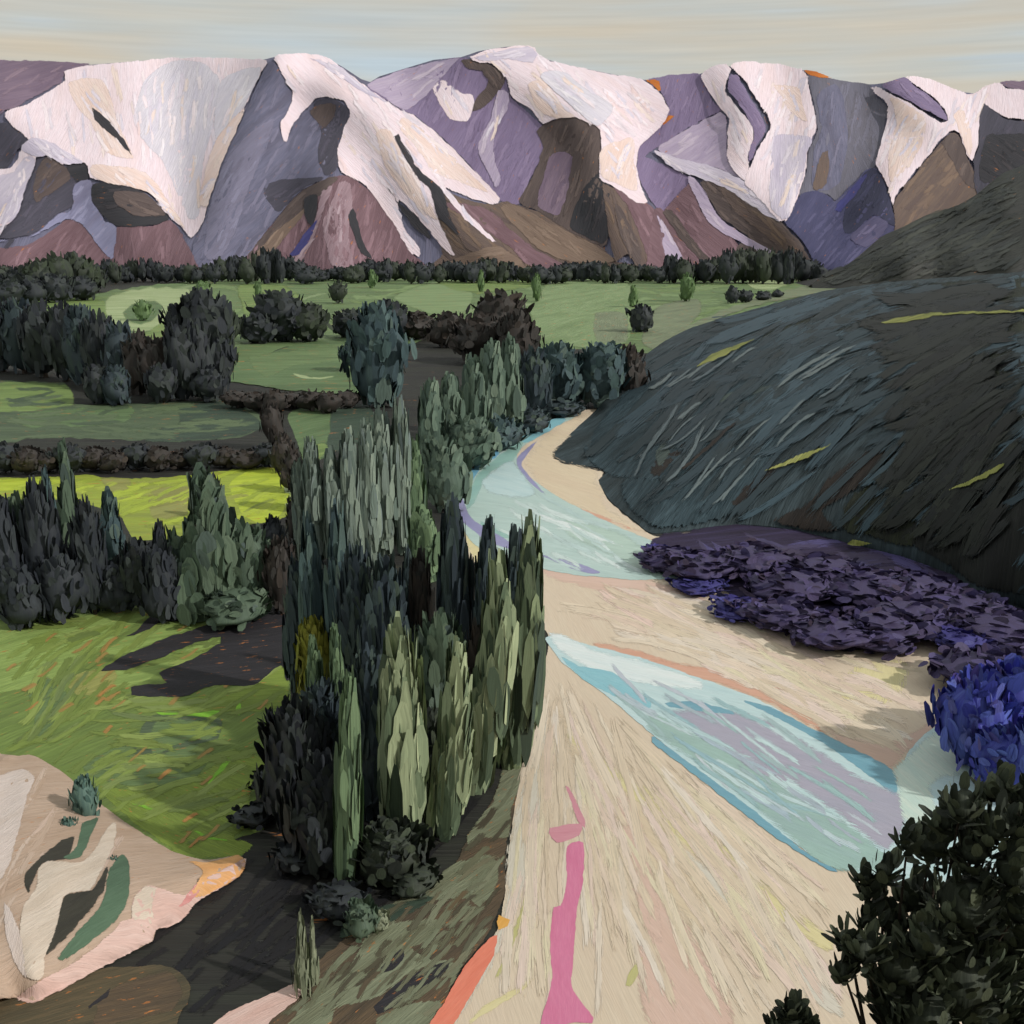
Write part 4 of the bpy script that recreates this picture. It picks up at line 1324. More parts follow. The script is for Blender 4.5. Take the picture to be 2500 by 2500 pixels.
sand('paleband', 'I', [(1100, 330), (1155, 290), (1150, 700), (1090, 1050), (1010, 1300), (880, 1600), (650, 1960), (560, 1960), (760, 1660), (890, 1430), (935, 1250), (935, 1050), (985, 800), (1050, 600)], 80, 0.6)
sand('oliveb', 'I', [(1140, 575), (1165, 600), (1145, 900), (1095, 1150), (1010, 1420), (920, 1650), (850, 1745), (920, 1600), (1050, 1200), (1120, 900)], 78, 0.5)
sand('yellow', 'I', [(800, 1850), (950, 1760), (1090, 1680), (1020, 1760), (880, 1850), (740, 1932)], 40, 0.5)
sand('oliveb', 'I', [(1560, 1730), (1600, 1620), (1650, 1580), (1640, 1650), (1590, 1740)], 70, 0.4)
sand('sandpk', 'I', [(1500, 700), (1620, 800), (1700, 1100), (1760, 1500), (1640, 1400), (1560, 1000)], 110, 0.6)
sand('coral', 'I', [(855, 1475), (888, 1462), (872, 1570), (770, 1750), (640, 1960), (520, 1960), (600, 1835), (720, 1625)], 60, 0.4, 'sand_streak', 2, 'coral orange streak along the left edge of the gravel')
sand('orange', 'I', [(895, 1360), (925, 1372), (957, 1385), (945, 1420), (890, 1442), (885, 1400)], 60, 0.4, 'sand_streak', 2, 'small orange dab at the gravel edge')
sand('pinklt', 'I', [(1243, 678), (1265, 690), (1352, 868), (1347, 908), (1310, 870)], 110, 0.3, 'sand_streak', 2, 'thin pink angled streak on the gravel')
sand('pinklt', 'I', [(1162, 905), (1300, 878), (1335, 880), (1320, 945), (1200, 985), (1158, 932)], 10, 0.3, 'sand_streak', 2, 'faded pink dab on the gravel above the long pink streak')
sand('pink', 'I', [(1255, 1000), (1342, 983), (1338, 1200), (1308, 1330), (1288, 1600), (1282, 1740), (1395, 1900), (1385, 1930), (1300, 1925), (1230, 1940), (1115, 1945), (1150, 1800), (1175, 1690), (1163, 1500), (1183, 1320), (1220, 1310), (1250, 1200)],
     90, 0.35, 'sand_streak', 2, 'long bright pink streak on the foreground gravel')

fanp = W((1035, 1260), (1130, 1330), (1300, 1460), (1500, 1620), (1640, 1690), (1560, 1800), (1640, 1932), (830, 1932), (945, 1750), (965, 1560), (1000, 1400))


def fan_dir(u, v):
    return math.atan2(-(v - 1530), u - 1335)


FAN = [(216, 199, 175), (209, 191, 167), (225, 211, 189), (214, 193, 174), (220, 200, 187), (218, 209, 176), (211, 194, 171), (223, 212, 198)]
swaths('gravel_swath', bed, ground_surf, fanp, 150, fan_dir, FAN, BZ[0] + 0.002, (160, 420), (12, 36), 21, step=.0001, cov=0.7, curve=0.05)
upp = W((1030, 1110), (1120, 1095), (1300, 1100), (1400, 1150), (1520, 1175), (1620, 1205), (1700, 1165), (1780, 1190), (1770, 1350), (1690, 1440), (1560, 1370), (1400, 1290), (1200, 1220), (1040, 1190))
swaths('gravel_swath', bed, ground_surf, upp, 90, lambda u, v: R(-16 - 10 * (u - 1350) / 900), FAN + [(220, 192, 178)], BZ[0] + 0.002, (130, 340), (12, 32), 22, step=.0001, cov=0.7)
for o_ in list(bed.children):
    if o_.name.startswith('sand_streak'):
        o_.location.z += 0.02
river = drape('river', W((1090, 784), (1030, 798), (960, 836), (903, 873), (878, 905), (860, 950), (868, 992), (900, 1032), (950, 1062), (1020, 1074), (1100, 1087), (1200, 1094), (1290, 1090), (1320, 1060),
                         (1230, 1020), (1150, 985), (1060, 940), (1000, 900), (975, 870), (985, 845), (1040, 810)), ground_surf, wm('aqua'), None, off=0.215, thick=0.1, step=12, jit=2.5, ang=R(150), width=2.0)
tag(river, 'pale turquoise river bending round the foot of the dark hill', 'river', kind='structure')
RZ = [0.217]


def water(par, key, tile, pts, ang=0, width=1.2):
    RZ[0] += 0.0015
    return drape('current_band', S(tile, pts), ground_surf, wm(key), par, off=RZ[0], thick=0.04, step=10, jit=2.5, feather=8 if key in ('lavender', 'blue', 'blue2', 'deep') else 26, ang=R(ang), width=width)


water(river, 'teal', 'E', [(735, 865), (800, 750), (880, 680), (980, 605), (1030, 595), (970, 700), (850, 765), (765, 925), (728, 955)], 50)
water(river, 'blue', 'E', [(712, 810), (760, 718), (850, 648), (935, 618), (880, 682), (800, 742), (745, 835), (715, 890), (695, 870)], 50)
water(river, 'blue2', 'E', [(1005, 582), (1100, 518), (1210, 467), (1255, 478), (1180, 532), (1080, 592), (1030, 605)], 40)
water(river, 'teal', 'E', [(800, 1010), (900, 1060), (1050, 1110), (900, 1100), (820, 1060)], 150)
water(river, 'lavender', 'E', [(697, 860), (677, 950), (700, 1012), (760, 1062), (850, 1132), (970, 1165), (1090, 1185), (960, 1120), (800, 1030), (742, 982), (715, 900)], 130)
water(river, 'lavender', 'E', [(1108, 586), (1030, 640), (988, 690), (1000, 742), (1080, 832), (1150, 888), (1080, 800), (1018, 720), (1050, 660)], 70)
water(river, 'lavender', 'E', [(1080, 1176), (1200, 1208), (1300, 1228), (1430, 1280), (1360, 1288), (1200, 1232)], 165)
water(river, 'mint', 'E', [(1250, 1000), (1500, 1058), (1700, 1168), (1870, 1280), (1720, 1312), (1500, 1205), (1250, 1085)], 155)
water(river, 'white', 'E', [(1050, 960), (1200, 1000), (1400, 1080), (1560, 1150), (1380, 1100), (1200, 1030)], 155)
water(river, 'paleaq', 'E', [(800, 800), (950, 690), (1010, 740), (1100, 870), (1000, 900), (850, 870)], 130)

swaths('ripple', river, ground_surf, W((900, 1000), (930, 960), (980, 900), (1000, 910), (1060, 950), (1150, 995), (1280, 1050), (1270, 1080), (1100, 1080), (960, 1050)), 24, lambda u, v: R(-24), [(176, 202, 196), (198, 216, 210), (210, 224, 220), (168, 196, 192)], RZ[0] + .002, (60, 170), (7, 16), 23, step=.0003, cov=0.7, spec=.4, rough=.4)
river2 = drape('river_branch', W((1028, 1203), (1060, 1200), (1100, 1213), (1200, 1238), (1350, 1288), (1450, 1328), (1560, 1398), (1640, 1448), (1690, 1478), (1715, 1415), (1780, 1365), (1850, 1430), (1960, 1470), (1960, 1680),
                          (1750, 1690), (1600, 1642), (1530, 1612), (1400, 1522), (1250, 1402), (1130, 1302), (1060, 1250)), ground_surf, wm('paleaq'), None, off=0.215, thick=0.1, step=12, jit=2.5, ang=R(140), width=1.0)
tag(river2, 'nearer river branch in blue, lavender and sea green bands', 'river', kind='structure')
RZ[0] = 0.217
water(river2, 'white', 'E', [(1150, 1598), (1250, 1608), (1400, 1688), (1700, 1758), (1960, 1850), (1960, 1900), (1600, 1862), (1400, 1802), (1220, 1700)], 150, .8)
water(river2, 'blue2', 'E', [(1220, 1720), (1400, 1820), (1560, 1932), (1500, 1932), (1330, 1840)], 140, .7)
water(river2, 'blue2', 'I', [(1300, 60), (1500, 90), (1700, 250), (1650, 280), (1480, 180)], 140, .7)
water(river2, 'seagrn', 'J', [(-30, 290), (150, 380), (400, 500), (700, 680), (1000, 870), (1230, 1050), (1260, 1130), (900, 1125), (700, 955), (300, 625), (-30, 400)], 138, .7)
water(river2, 'deep', 'J', [(430, 225), (620, 278), (800, 368), (1000, 468), (1245, 600), (1260, 735), (1150, 655), (900, 475), (650, 335)], 140, .7)
water(river2, 'greylav', 'J', [(70, 285), (380, 285), (620, 350), (900, 520), (1100, 650), (1285, 720), (1310, 880), (1210, 1025), (1000, 870), (700, 660), (350, 480), (150, 370)], 140, .8)
water(river2, 'deep', 'J', [(45, 248), (200, 238), (400, 288), (430, 312), (200, 292), (70, 272)], 165, .6)
water(river2, 'deep', 'J', [(-20, 415), (200, 578), (500, 798), (800, 1038), (970, 1132), (880, 1112), (600, 935), (200, 625), (-20, 455)], 138, .6)
water(river2, 'creamaq', 'J', [(1240, 590), (1310, 530), (1460, 395), (1560, 465), (1650, 620), (1500, 650), (1450, 700), (1500, 830), (1620, 890), (1310, 875), (1270, 720)], 100, .7)
water(river2, 'greylav', 'J', [(380, 510), (560, 560), (700, 650), (640, 660), (480, 580)], 140, .6)

swaths('ripple', river2, ground_surf, W((1060, 1215), (1200, 1250), (1350, 1298), (1450, 1340), (1620, 1445), (1690, 1490), (1690, 1560), (1640, 1640), (1540, 1600), (1400, 1510), (1250, 1392), (1130, 1292)), 44, lambda u, v: R(-33), [(176, 202, 204), (196, 216, 216), (168, 178, 190), (160, 190, 184), (150, 184, 194), (184, 190, 200), (212, 226, 226)], RZ[0] + .002, (90, 260), (8, 20), 24, step=.0003, cov=0.55, spec=.4, rough=.4, curve=.05)

# ================================================================== SANDY BLUFF (lower left)
BL = S('G', [(-20, 520), (100, 522), (180, 525), (330, 610), (420, 690), (560, 800), (700, 900), (900, 1020), (1080, 1070), (1250, 1045), (1285, 1080), (1250, 1160), (1040, 1290),
             (930, 1405), (820, 1442), (800, 1500), (600, 1600), (200, 1812), (90, 1795), (-20, 1830)])
BL_IN = [(u - 450 if u < 6 else u, v) for u, v in BL]
BL_LINE = [p for p in BL if p[0] >= 6]


def bluff(u, v, off=0.0):
    d = line_dist((u, v), BL_LINE) if inside((u, v), BL_IN) else 0
    z = 5.5 * (1 - math.exp(-d / 90.0)) + 0.5 * noise.noise(Vector((u * .012, v * .012, 2)))
    return at_z(u, v, max(0.12, z + 0.12) + off)


BP = {
    'tan': ((188, 164, 144), (200, 178, 160), (172, 146, 124)),
    'pale': ((212, 197, 188), (222, 210, 202), (200, 182, 168)),
    'cream': ((214, 198, 181), (224, 212, 196), (198, 180, 160)),
    'pinkb': ((218, 186, 175), (228, 202, 192), (208, 166, 152)),
    'orangeb': ((228, 172, 114), (232, 190, 146), (218, 156, 100)),
    'rose': ((214, 150, 146), (222, 174, 168), (204, 136, 130)),
    'gullyg': ((88, 112, 90), (100, 124, 102), (74, 94, 76)),
    'gullyd': ((66, 64, 56), (78, 76, 68), (54, 52, 48)),
}


def bm_(key):
    c, c2, c3 = BP[key]
    return paint('bluff_' + key, c, c2, c3, rough=0.8, bump=0.6, contrast=0.6, spec=0.2, fleck=0.25 if key == 'tan' else 0)


bl = drape('sandy_bluff', BL, bluff, bm_('tan'), None, off=0.0, thick=1.0, step=12, grid=24, jit=2, ang=R(50), width=0.8, feather=4)
tag(bl, 'pale sandy bluff with cream dune ridges at the lower left', 'bluff', kind='structure')
for i, (key, nm, ang, pts) in enumerate([
    ('pale', 'dune_face', 80, [(-160, 900), (-130, 720), (-40, 640), (60, 605), (120, 590), (182, 640), (140, 760), (80, 1000), (30, 1145), (-60, 1230), (-130, 1120)]),
    ('gullyd', 'gully', 50, [(130, 1145), (300, 980), (390, 950), (352, 1065), (222, 1092), (152, 1245)]),
    ('gullyg', 'gully', 65, [(330, 1060), (400, 1000), (430, 880), (520, 850), (480, 940), (420, 1060)]),
    ('gullyd', 'gully', 55, [(562, 1100), (545, 1235), (400, 1425), (280, 1545), (235, 1570), (280, 1440), (340, 1255), (480, 1225)]),
    ('gullyg', 'gully', 60, [(570, 1120), (640, 1035), (682, 1100), (672, 1285), (600, 1400), (450, 1525), (330, 1605), (295, 1595), (400, 1450), (530, 1300)]),
    ('cream', 'dune_face', 60, [(612, 870), (602, 990), (532, 1132), (472, 1232), (350, 1255), (322, 1335), (282, 1475), (242, 1565), (222, 1695), (140, 1685), (98, 1500), (118, 1320), (188, 1220), (198, 1120), (258, 1072), (420, 1080), (490, 1020), (560, 900)]),
    ('pale', 'dune_face', 100, [(20, 1290), (50, 1320), (110, 1460), (140, 1690), (90, 1640), (30, 1480)]),
    ('pinkb', 'dune_face', 35, [(688, 1375), (698, 1270), (768, 1203), (840, 1215), (960, 1252), (1040, 1190), (1285, 1060), (1250, 1162), (1040, 1292), (930, 1412), (820, 1442), (802, 1498), (600, 1605), (200, 1815), (88, 1795), (200, 1705), (400, 1600), (560, 1470), (640, 1387)]),
    ('cream', 'dune_face', 50, [(690, 1370), (700, 1270), (770, 1205), (830, 1215), (800, 1290), (810, 1400), (740, 1420)]),
    ('rose', 'dune_face', 45, [(930, 1330), (980, 1250), (1040, 1190), (1050, 1230), (1000, 1290)]),
    ('orangeb', 'dune_face', 30, [(1000, 1250), (1060, 1130), (985, 1080), (1120, 1075), (1250, 1042), (1288, 1080), (1252, 1162), (1060, 1270)]),
]):
    drape(nm, S('G', pts), bluff, bm_(key), bl, ext=False, off=0.04 + 0.004 * i, thick=.1, step=10, grid=20, jit=3, ang=R(ang), width=0.5, feather=9)
swaths('sand_swath', bl, bluff, BL_IN, 60, lambda u, v: R(55), [(192, 168, 148), (206, 186, 170), (180, 154, 132), (212, 190, 176)], 0.012, (60, 150), (10, 22), 17, step=.0002)
bar = drape('sand_bar', S('G', [(1100, 1960), (1180, 1880), (1270, 1832), (1400, 1780), (1540, 1718), (1592, 1738), (1565, 1800), (1430, 1905), (1390, 1960)]), ground_surf, bm_('pinkb'), None,
            off=0.2, thick=0.3, step=10, jit=3, ang=R(45), width=0.5, feather=6)
tag(bar, 'small pinkish sand bar at the bottom edge amid dark scrub', 'sand bar', kind='structure')

# ================================================================== PLANTS
PAL = {
    'black': [(40, 43, 48), (46, 50, 54), (52, 58, 54), (42, 44, 46)],
    'blackgreen': [(42, 46, 44), (50, 56, 48), (58, 66, 52), (44, 48, 50)],
    'brown': [(48, 44, 42), (58, 52, 48), (46, 46, 44), (66, 58, 52)],
    'navy': [(42, 50, 56), (50, 60, 66), (58, 70, 70), (66, 78, 68)],
    'night': [(40, 44, 50), (46, 50, 56), (52, 57, 58), (42, 45, 48)],
    'teal': [(50, 64, 68), (60, 76, 80), (70, 88, 86), (78, 92, 84)],
    'grey': [(88, 102, 94), (106, 118, 108), (120, 132, 118), (98, 110, 110)],
    'greygreen': [(62, 76, 68), (76, 92, 80), (90, 106, 92), (104, 118, 102)],
    'sage': [(60, 74, 64), (72, 88, 72), (84, 98, 80), (66, 78, 76)],
    'glossy': [(44, 54, 44), (56, 68, 54), (84, 98, 76), (124, 136, 104), (50, 62, 56)],
    'light': [(56, 68, 54), (84, 98, 76), (116, 128, 100), (148, 158, 124), (94, 108, 84)],
    'pale': [(58, 74, 58), (88, 108, 82), (106, 126, 94), (74, 92, 70)],
    'meadow': [(70, 90, 58), (84, 106, 68), (100, 122, 80), (60, 78, 54)],
    'yellow': [(96, 98, 40), (118, 120, 46), (138, 136, 58), (80, 84, 44)],
    'plum': [(52, 44, 64), (62, 54, 82), (70, 64, 100), (56, 46, 60)],
    'blue': [(46, 46, 126), (58, 64, 144), (84, 98, 166), (66, 56, 108), (100, 116, 176)],
    'indigo': [(50, 46, 92), (58, 54, 112), (66, 66, 120), (54, 46, 74)],
    'bushdark': [(44, 48, 42), (54, 60, 50), (74, 80, 64), (98, 104, 84)],
    'tealbush': [(60, 84, 80), (80, 104, 96), (96, 120, 108), (50, 66, 62)],
    'khaki': [(100, 108, 88), (120, 126, 104), (134, 140, 116), (90, 96, 78)],
}
CORE = {}


def core_mat(pal):
    c = PAL[pal][0]
    return paint('crown_core_' + pal, PAL[pal][1], PAL[pal][2], c, rough=0.7, bump=0.6, alpha=False, k=1.15)  # inner crown mass in the palette's own leaf tones


m_bark = paint('bark', (66, 56, 48), (84, 74, 62), (48, 42, 38), alpha=False, rough=0.85, bump=0.8)


NRM = {}


def blade(V, F, U, p, d, nrm, Ln, wd, bend, rnd, soft=None):
    side = d.cross(nrm)
    if side.length < 1e-4:
        side = d.cross(Vector((1, 0.3, 0)))
    side.normalize()
    nn = side.cross(d)
    b = len(V)
    o = rnd.random() * 50
    for sgm, ww in ((0, .55), (.3, 1.0), (.72, .86), (1, .3)):
        c = p + d * (Ln * sgm) + nn * (bend * Ln * sgm * sgm)
        lift = nn * (wd * 0.18)
        V.append(c - side * (wd * .5 * ww))
        V.append(c + lift * (1 if 0 < sgm < 1 else 0) * 0 + side * (wd * .5 * ww))
        U.append((o, o + sgm * Ln / max(wd, 1e-4)))
        U.append((o + 1, o + sgm * Ln / max(wd, 1e-4)))
    for k in range(3):
        F.append((b + 2 * k, b + 2 * k + 1, b + 2 * k + 3, b + 2 * k + 2) if nn.dot(nrm) > 0 else (b + 2 * k, b + 2 * k + 2, b + 2 * k + 3, b + 2 * k + 1))
    if soft is not None:
        soft += [(nrm * .7 + (nn if nn.dot(nrm) > 0 else -nn) * .5).normalized()] * 8


def env(kind, t):
    if kind == 'poplar':
        return 0.5 * max(0.0, math.sin(math.pi * (0.06 + 0.93 * t) ** 0.85)) ** 0.6
    if kind == 'conifer':
        return 0.5 * max(0.02, (1 - t) ** 0.8) * (1.0 if t > .06 else .6)
    if kind == 'cone':
        return 0.5 * max(0.02, (1 - t ** 1.6))
    return 0.5 * max(0.0, 1 - (2 * t - 1) ** 2) ** 0.5


PROTO = {}


def proto(kind, pal, var, n, bend=0.0):
    key = (kind, pal, var, n, bend)
    if key in PROTO:
        return PROTO[key]
    rnd = random.Random(hash((kind, var, n)) % 9973 if False else len(PROTO) * 31 + var)
    V, F, U, FM = [], [], [], []
    z0 = 0.06 if kind != 'round' else 0.03
    bold = 1.35 if pal in ('light', 'pale', 'glossy') else 1.0
    n = int(n * (0.75 if n > 100 else 1))
    seed = rnd.random() * 100
    lob = [(rnd.uniform(0, 6.28), rnd.uniform(.15, .85), rnd.uniform(.12, .3)) for _ in range(7)]

    def rad(t, a):
        r = env(kind, t)
        r *= 0.86 + 0.34 * noise.noise(Vector((math.cos(a) * 1.5, math.sin(a) * 1.5, t * (5 if kind == 'poplar' else 3) + seed)))
        if kind == 'round':
            for la, lt, lr in lob:
                da = abs((a - la + math.pi) % (2 * math.pi) - math.pi)
                r += lr * .42 * math.exp(-(da / .6) ** 2 - ((t - lt) / .2) ** 2)
        return r

    def sway(t):
        return bend * (1 - t) ** 2.2 + 0.05 * math.sin(t * 5 + seed)
    nu, nvv = 12, 10
    for j in range(nvv + 1):
        t = j / nvv
        for i in range(nu):
            a = 2 * math.pi * i / nu
            r = rad(t, a) * 0.84 if 0 < j < nvv else 0.004
            V.append(Vector((r * math.cos(a) + sway(t), r * math.sin(a), z0 + (1 - z0) * t * .97)))
            U.append((t * 8, i * 2.0))
    for j in range(nvv):
        for i in range(nu):
            a, b = j * nu + i, j * nu + (i + 1) % nu
            F.append((a, b, b + nu, a + nu))
    nc = len(F)
    soft = []
    nv0 = len(V)
    for k in range(n):
        t = rnd.random() ** 0.9 * 0.97
        if kind == 'round' and rnd.random() < .3:
            t = rnd.uniform(.6, 1.0)
        a = rnd.uniform(0, 2 * math.pi)
        r = rad(t, a) * rnd.uniform(0.74, 1.04)
        p = Vector((r * math.cos(a) + sway(t), r * math.sin(a), z0 + (1 - z0) * t))
        outv = Vector((math.cos(a), math.sin(a), 0))
        if kind in ('poplar', 'conifer', 'cone'):
            d = Vector((0, 0, 1)) + outv * rnd.uniform(-.10, .10) * (1 if kind == 'poplar' else 1.6)
            d += Vector((rnd.uniform(-.06, .06), rnd.uniform(-.06, .06), 0))
            d.x += -2.2 * bend * (1 - t) ** 1.2 * .5
            Ln = rnd.uniform(.14, .34) * bold
            wd = rnd.uniform(.14, .30) * bold
            p.z -= Ln * .45
        else:
            d = outv * rnd.uniform(-.1, .5) + Vector((0, 0, rnd.uniform(.6, 1))) + Vector((rnd.uniform(-.35, .35), rnd.uniform(-.35, .35), 0))
            Ln = rnd.uniform(.15, .30)
            wd = rnd.uniform(.09, .17)
            p -= d.normalized() * Ln * .5
        d.normalize()
        p.z = max(p.z, 0.01)
        nrm = (outv + Vector((rnd.uniform(-.5, .5), rnd.uniform(-.5, .5), rnd.uniform(-.1, .5)))).normalized()
        blade(V, F, U, p, d, nrm, Ln, wd, rnd.uniform(-.2, .25), rnd, soft)
    me = bpy.data.meshes.new('crown')
    me.from_pydata([tuple(v) for v in V], [], F)
    ul = me.uv_layers.new(name='stroke')
    for lp in me.loops:
        ul.data[lp.index].uv = U[lp.vertex_index]
    at = me.attributes.new('cover', 'FLOAT', 'POINT')
    at.data.foreach_set('value', [1.0] * len(V))
    me.materials.append(core_mat(pal))
    me.materials.append(leafmat('leaf_' + pal, PAL[pal]))
    me.polygons.foreach_set('material_index', [0 if i < nc else 1 for i in range(len(F))])
    me.polygons.foreach_set('use_smooth', [True] * len(F))
    me.update()
    base_n = [tuple(v.normal) for v in me.vertices][:nv0]
    me.normals_split_custom_set_from_vertices(base_n + [tuple(q) for q in soft])
    PROTO[key] = me
    return me


def trunk_mesh(var, bend=0.0):
    key = ('trunk', var, bend)
    if key in PROTO:
        return PROTO[key]
    rnd = random.Random(var + 5)
    V, F, U = [], [], []

    def tube(pts, r0, r1):
        b = len(V)
        k = len(pts)
        for j, p in enumerate(pts):
            r = r0 + (r1 - r0) * j / (k - 1)
            for i in range(6):
                a = i * math.pi / 3
                V.append((p[0] + r * math.cos(a), p[1] + r * math.sin(a), p[2]))
                U.append((j * 4.0, i * 1.0))
        for j in range(k - 1):
            for i in range(6):
                F.append((b + j * 6 + i, b + j * 6 + (i + 1) % 6, b + (j + 1) * 6 + (i + 1) % 6, b + (j + 1) * 6 + i))
    tube([(bend * (1 - t) ** 2.2 + .01 * math.sin(9 * t), 0, t * .8 - .01) for t in (0, .15, .4, .7, 1)], .06, .012)
    for k in range(4):
        a = rnd.uniform(0, 6.28)
        h = rnd.uniform(.2, .5)
        x0 = bend * (1 - h) ** 2.2
        tube([(x0, 0, h), (x0 + .12 * math.cos(a), .12 * math.sin(a), h + .1), (x0 + .24 * math.cos(a), .24 * math.sin(a), h + .22)], .025, .006)
    me = bpy.data.meshes.new('trunk')
    me.from_pydata(V, [], F)
    ul = me.uv_layers.new(name='stroke')
    for lp in me.loops:
        ul.data[lp.index].uv = U[lp.vertex_index]
    at = me.attributes.new('cover', 'FLOAT', 'POINT')
    at.data.foreach_set('value', [1.0] * len(V))
    me.materials.append(m_bark)
    me.update()
    PROTO[key] = me
    return me


TCOUNT = [0]


def tree(name, label, cat, kind, pal, ub, vb, vt, wpx, group=None, n=160, bend=0.0, z=0.0, var=None, trunk=True):
    """ub, vb: where it stands on the ground; vt: top; wpx: crown width, all in frame units"""
    TCOUNT[0] += 1
    P = at_z(ub, vb, z)
    tp = at_y(ub, vt, P.y)
    H = tp.z - z
    depth = (P - CAM).dot(FWD)
    Wd = wpx * depth / FPX
    root = bpy.data.objects.new(name, None)
    COL.objects.link(root)
    root.location = P
    root.rotation_euler = (0, 0, 0 if bend else random.uniform(0, 6.28))
    tag(root, label, cat, group)
    var = TCOUNT[0] % 3 if var is None else var
    c = bpy.data.objects.new('crown' if cat != 'shrub' else 'foliage', proto(kind, pal, var, n, bend))
    COL.objects.link(c)
    c.parent = root
    c.scale = (Wd, Wd, H)
    c['stroke_width'] = 0.1
    if trunk:
        t = bpy.data.objects.new('trunk' if cat != 'shrub' else 'stem', trunk_mesh(var, bend))
        COL.objects.link(t)
        t.parent = root
        t.scale = (min(Wd, H * .6), min(Wd, H * .6), H)
        t['stroke_width'] = 0.1
    return root


def T(tile, label, kind, pal, x, yb, yt, w, n=160, group=None, name=None, cat='tree', bend=0.0, z=0.0):
    (u, vb), = S(tile, [(x, yb)])
    (_, vt), = S(tile, [(x, yt)])
    k = 2500 / 1932 if tile == 'W' else TS
    nm = name or {'poplar': 'poplar_tree', 'conifer': 'conifer_tree', 'cone': 'conifer_tree', 'round': 'tree'}[kind]
    return tree(nm, label, cat, kind, pal, u, vb, vt, w * k, group, n, bend, z)


ORD = ['first', 'second', 'third', 'fourth', 'fifth', 'sixth', 'seventh', 'eighth', 'ninth', 'tenth', 'eleventh', 'twelfth', 'thirteenth', 'fourteenth', 'fifteenth', 'sixteenth', 'seventeenth', 'eighteenth', 'nineteenth']
# --- line of dark trees at the foot of the mountains
PROF = [(-60, 655), (200, 655), (250, 648), (280, 634), (300, 652), (330, 634), (385, 630), (402, 652), (440, 646), (490, 652), (540, 634), (570, 632), (600, 624), (640, 618), (700, 615), (740, 648),
        (770, 655), (820, 658), (920, 632), (945, 640), (1000, 640), (1090, 642), (1190, 632), (1240, 646), (1300, 652), (1370, 650), (1440, 640), (1560, 646), (1600, 655), (1640, 624), (1690, 645),
        (1750, 620), (1780, 612), (1870, 614), (1920, 612), (1970, 632), (2000, 650), (2100, 650)]


def prof(u):
    for a, b in zip(PROF, PROF[1:]):
        if a[0] <= u <= b[0]:
            return a[1] + (b[1] - a[1]) * (u - a[0]) / (b[0] - a[0])
    return 650


u = -40.0
rt = random.Random(3)
while u < 2015:
    kd = rt.choice(['round', 'round', 'poplar', 'round'])
    tree('far_tree', ('narrow upright' if kd == 'poplar' else 'small rounded') + ' dark tree in the long row at the foot of the mountains', 'tree', kd, rt.choice(['black', 'black', 'blackgreen']), u, 690 + rt.uniform(-6, 5), prof(u) + rt.uniform(-7, 6),
         rt.uniform(38, 62) * (0.75 if kd == 'poplar' else 1), 'dark tree row below the mountains', 46)
    u += rt.uniform(14, 25)
# --- wooded knoll at the left
for i, (x, yb, yt, w) in enumerate([(30, 1560, 1440, 170), (120, 1565, 1400, 190), (220, 1570, 1365, 200), (320, 1565, 1335, 210), (410, 1555, 1330, 200), (480, 1530, 1390, 170), (170, 1590, 1450, 190), (60, 1600, 1470, 190), (300, 1585, 1440, 200), (430, 1575, 1450, 190)]):
    T('A', (ORD[i] + ' tree from the left along the top of the far left knoll' if i < 6 else ORD[[1, 0, 2, 3][i - 6]] + ' tree from the left at the foot of the far left knoll'), 'round', 'blackgreen' if i in (2, 3, 4, 5) else 'black', x, yb, yt, w, 90, 'trees on the left knoll')
# --- lone trees in the far meadow
for x, yb, yt, w, lab, pal in [(750, 1680, 1575, 110, 'single round tree inside the pale green ring of grass', 'meadow'), (1060, 1540, 1475, 90, 'small round tree right of the pale green ring', 'meadow'),
                               (1355, 1570, 1480, 44, 'thin upright tree in the far meadow above the dark clumps', 'meadow'), (1775, 1590, 1480, 110, 'dark little tree in the far meadow left of centre', 'blackgreen')]:
    T('A', lab, 'round', pal, x, yb, yt, w, 70)
for x, yb, yt, w, lab, pal, kd in [(235, 1510, 1420, 60, 'upright green tree just below the dark tree row', 'meadow', 'poplar'), (805, 1530, 1420, 44, 'narrow pointed tree at the meadow top near the centre', 'meadow', 'poplar'),
                               (1095, 1580, 1440, 60, 'small leafy tree at the fork of the meadow', 'meadow', 'round'), (1640, 1740, 1600, 160, 'squarish dark tree on the pale meadow near the hill', 'black', 'round'),
                               (1600, 1610, 1500, 60, 'slim dark green tree above the squarish dark one', 'meadow', 'poplar'), (1880, 1580, 1440, 90, 'round green tree at the right end of the meadow', 'meadow', 'round')]:
    T('B', lab, kd, pal, x, yb, yt, w, 80)
for x, yb, yt, w, lab in [(30, 1600, 1520, 50, 'small green bush'), ]:
    pass
for i, (x, yb, yt, w) in enumerate([(400, 1590, 1500, 80), (470, 1585, 1520, 110), (560, 1575, 1525, 100), (640, 1560, 1520, 70)]):
    T('C', ORD[i] + ' low tree from the left in the short hedge beside the hill crest', 'round', 'black', x, yb, yt, w, 60, 'short dark hedge by the hill')
T('C', 'tall dark tree at the right end of the tree row', 'poplar', 'black', 700, 1490, 1308, 70, 80)
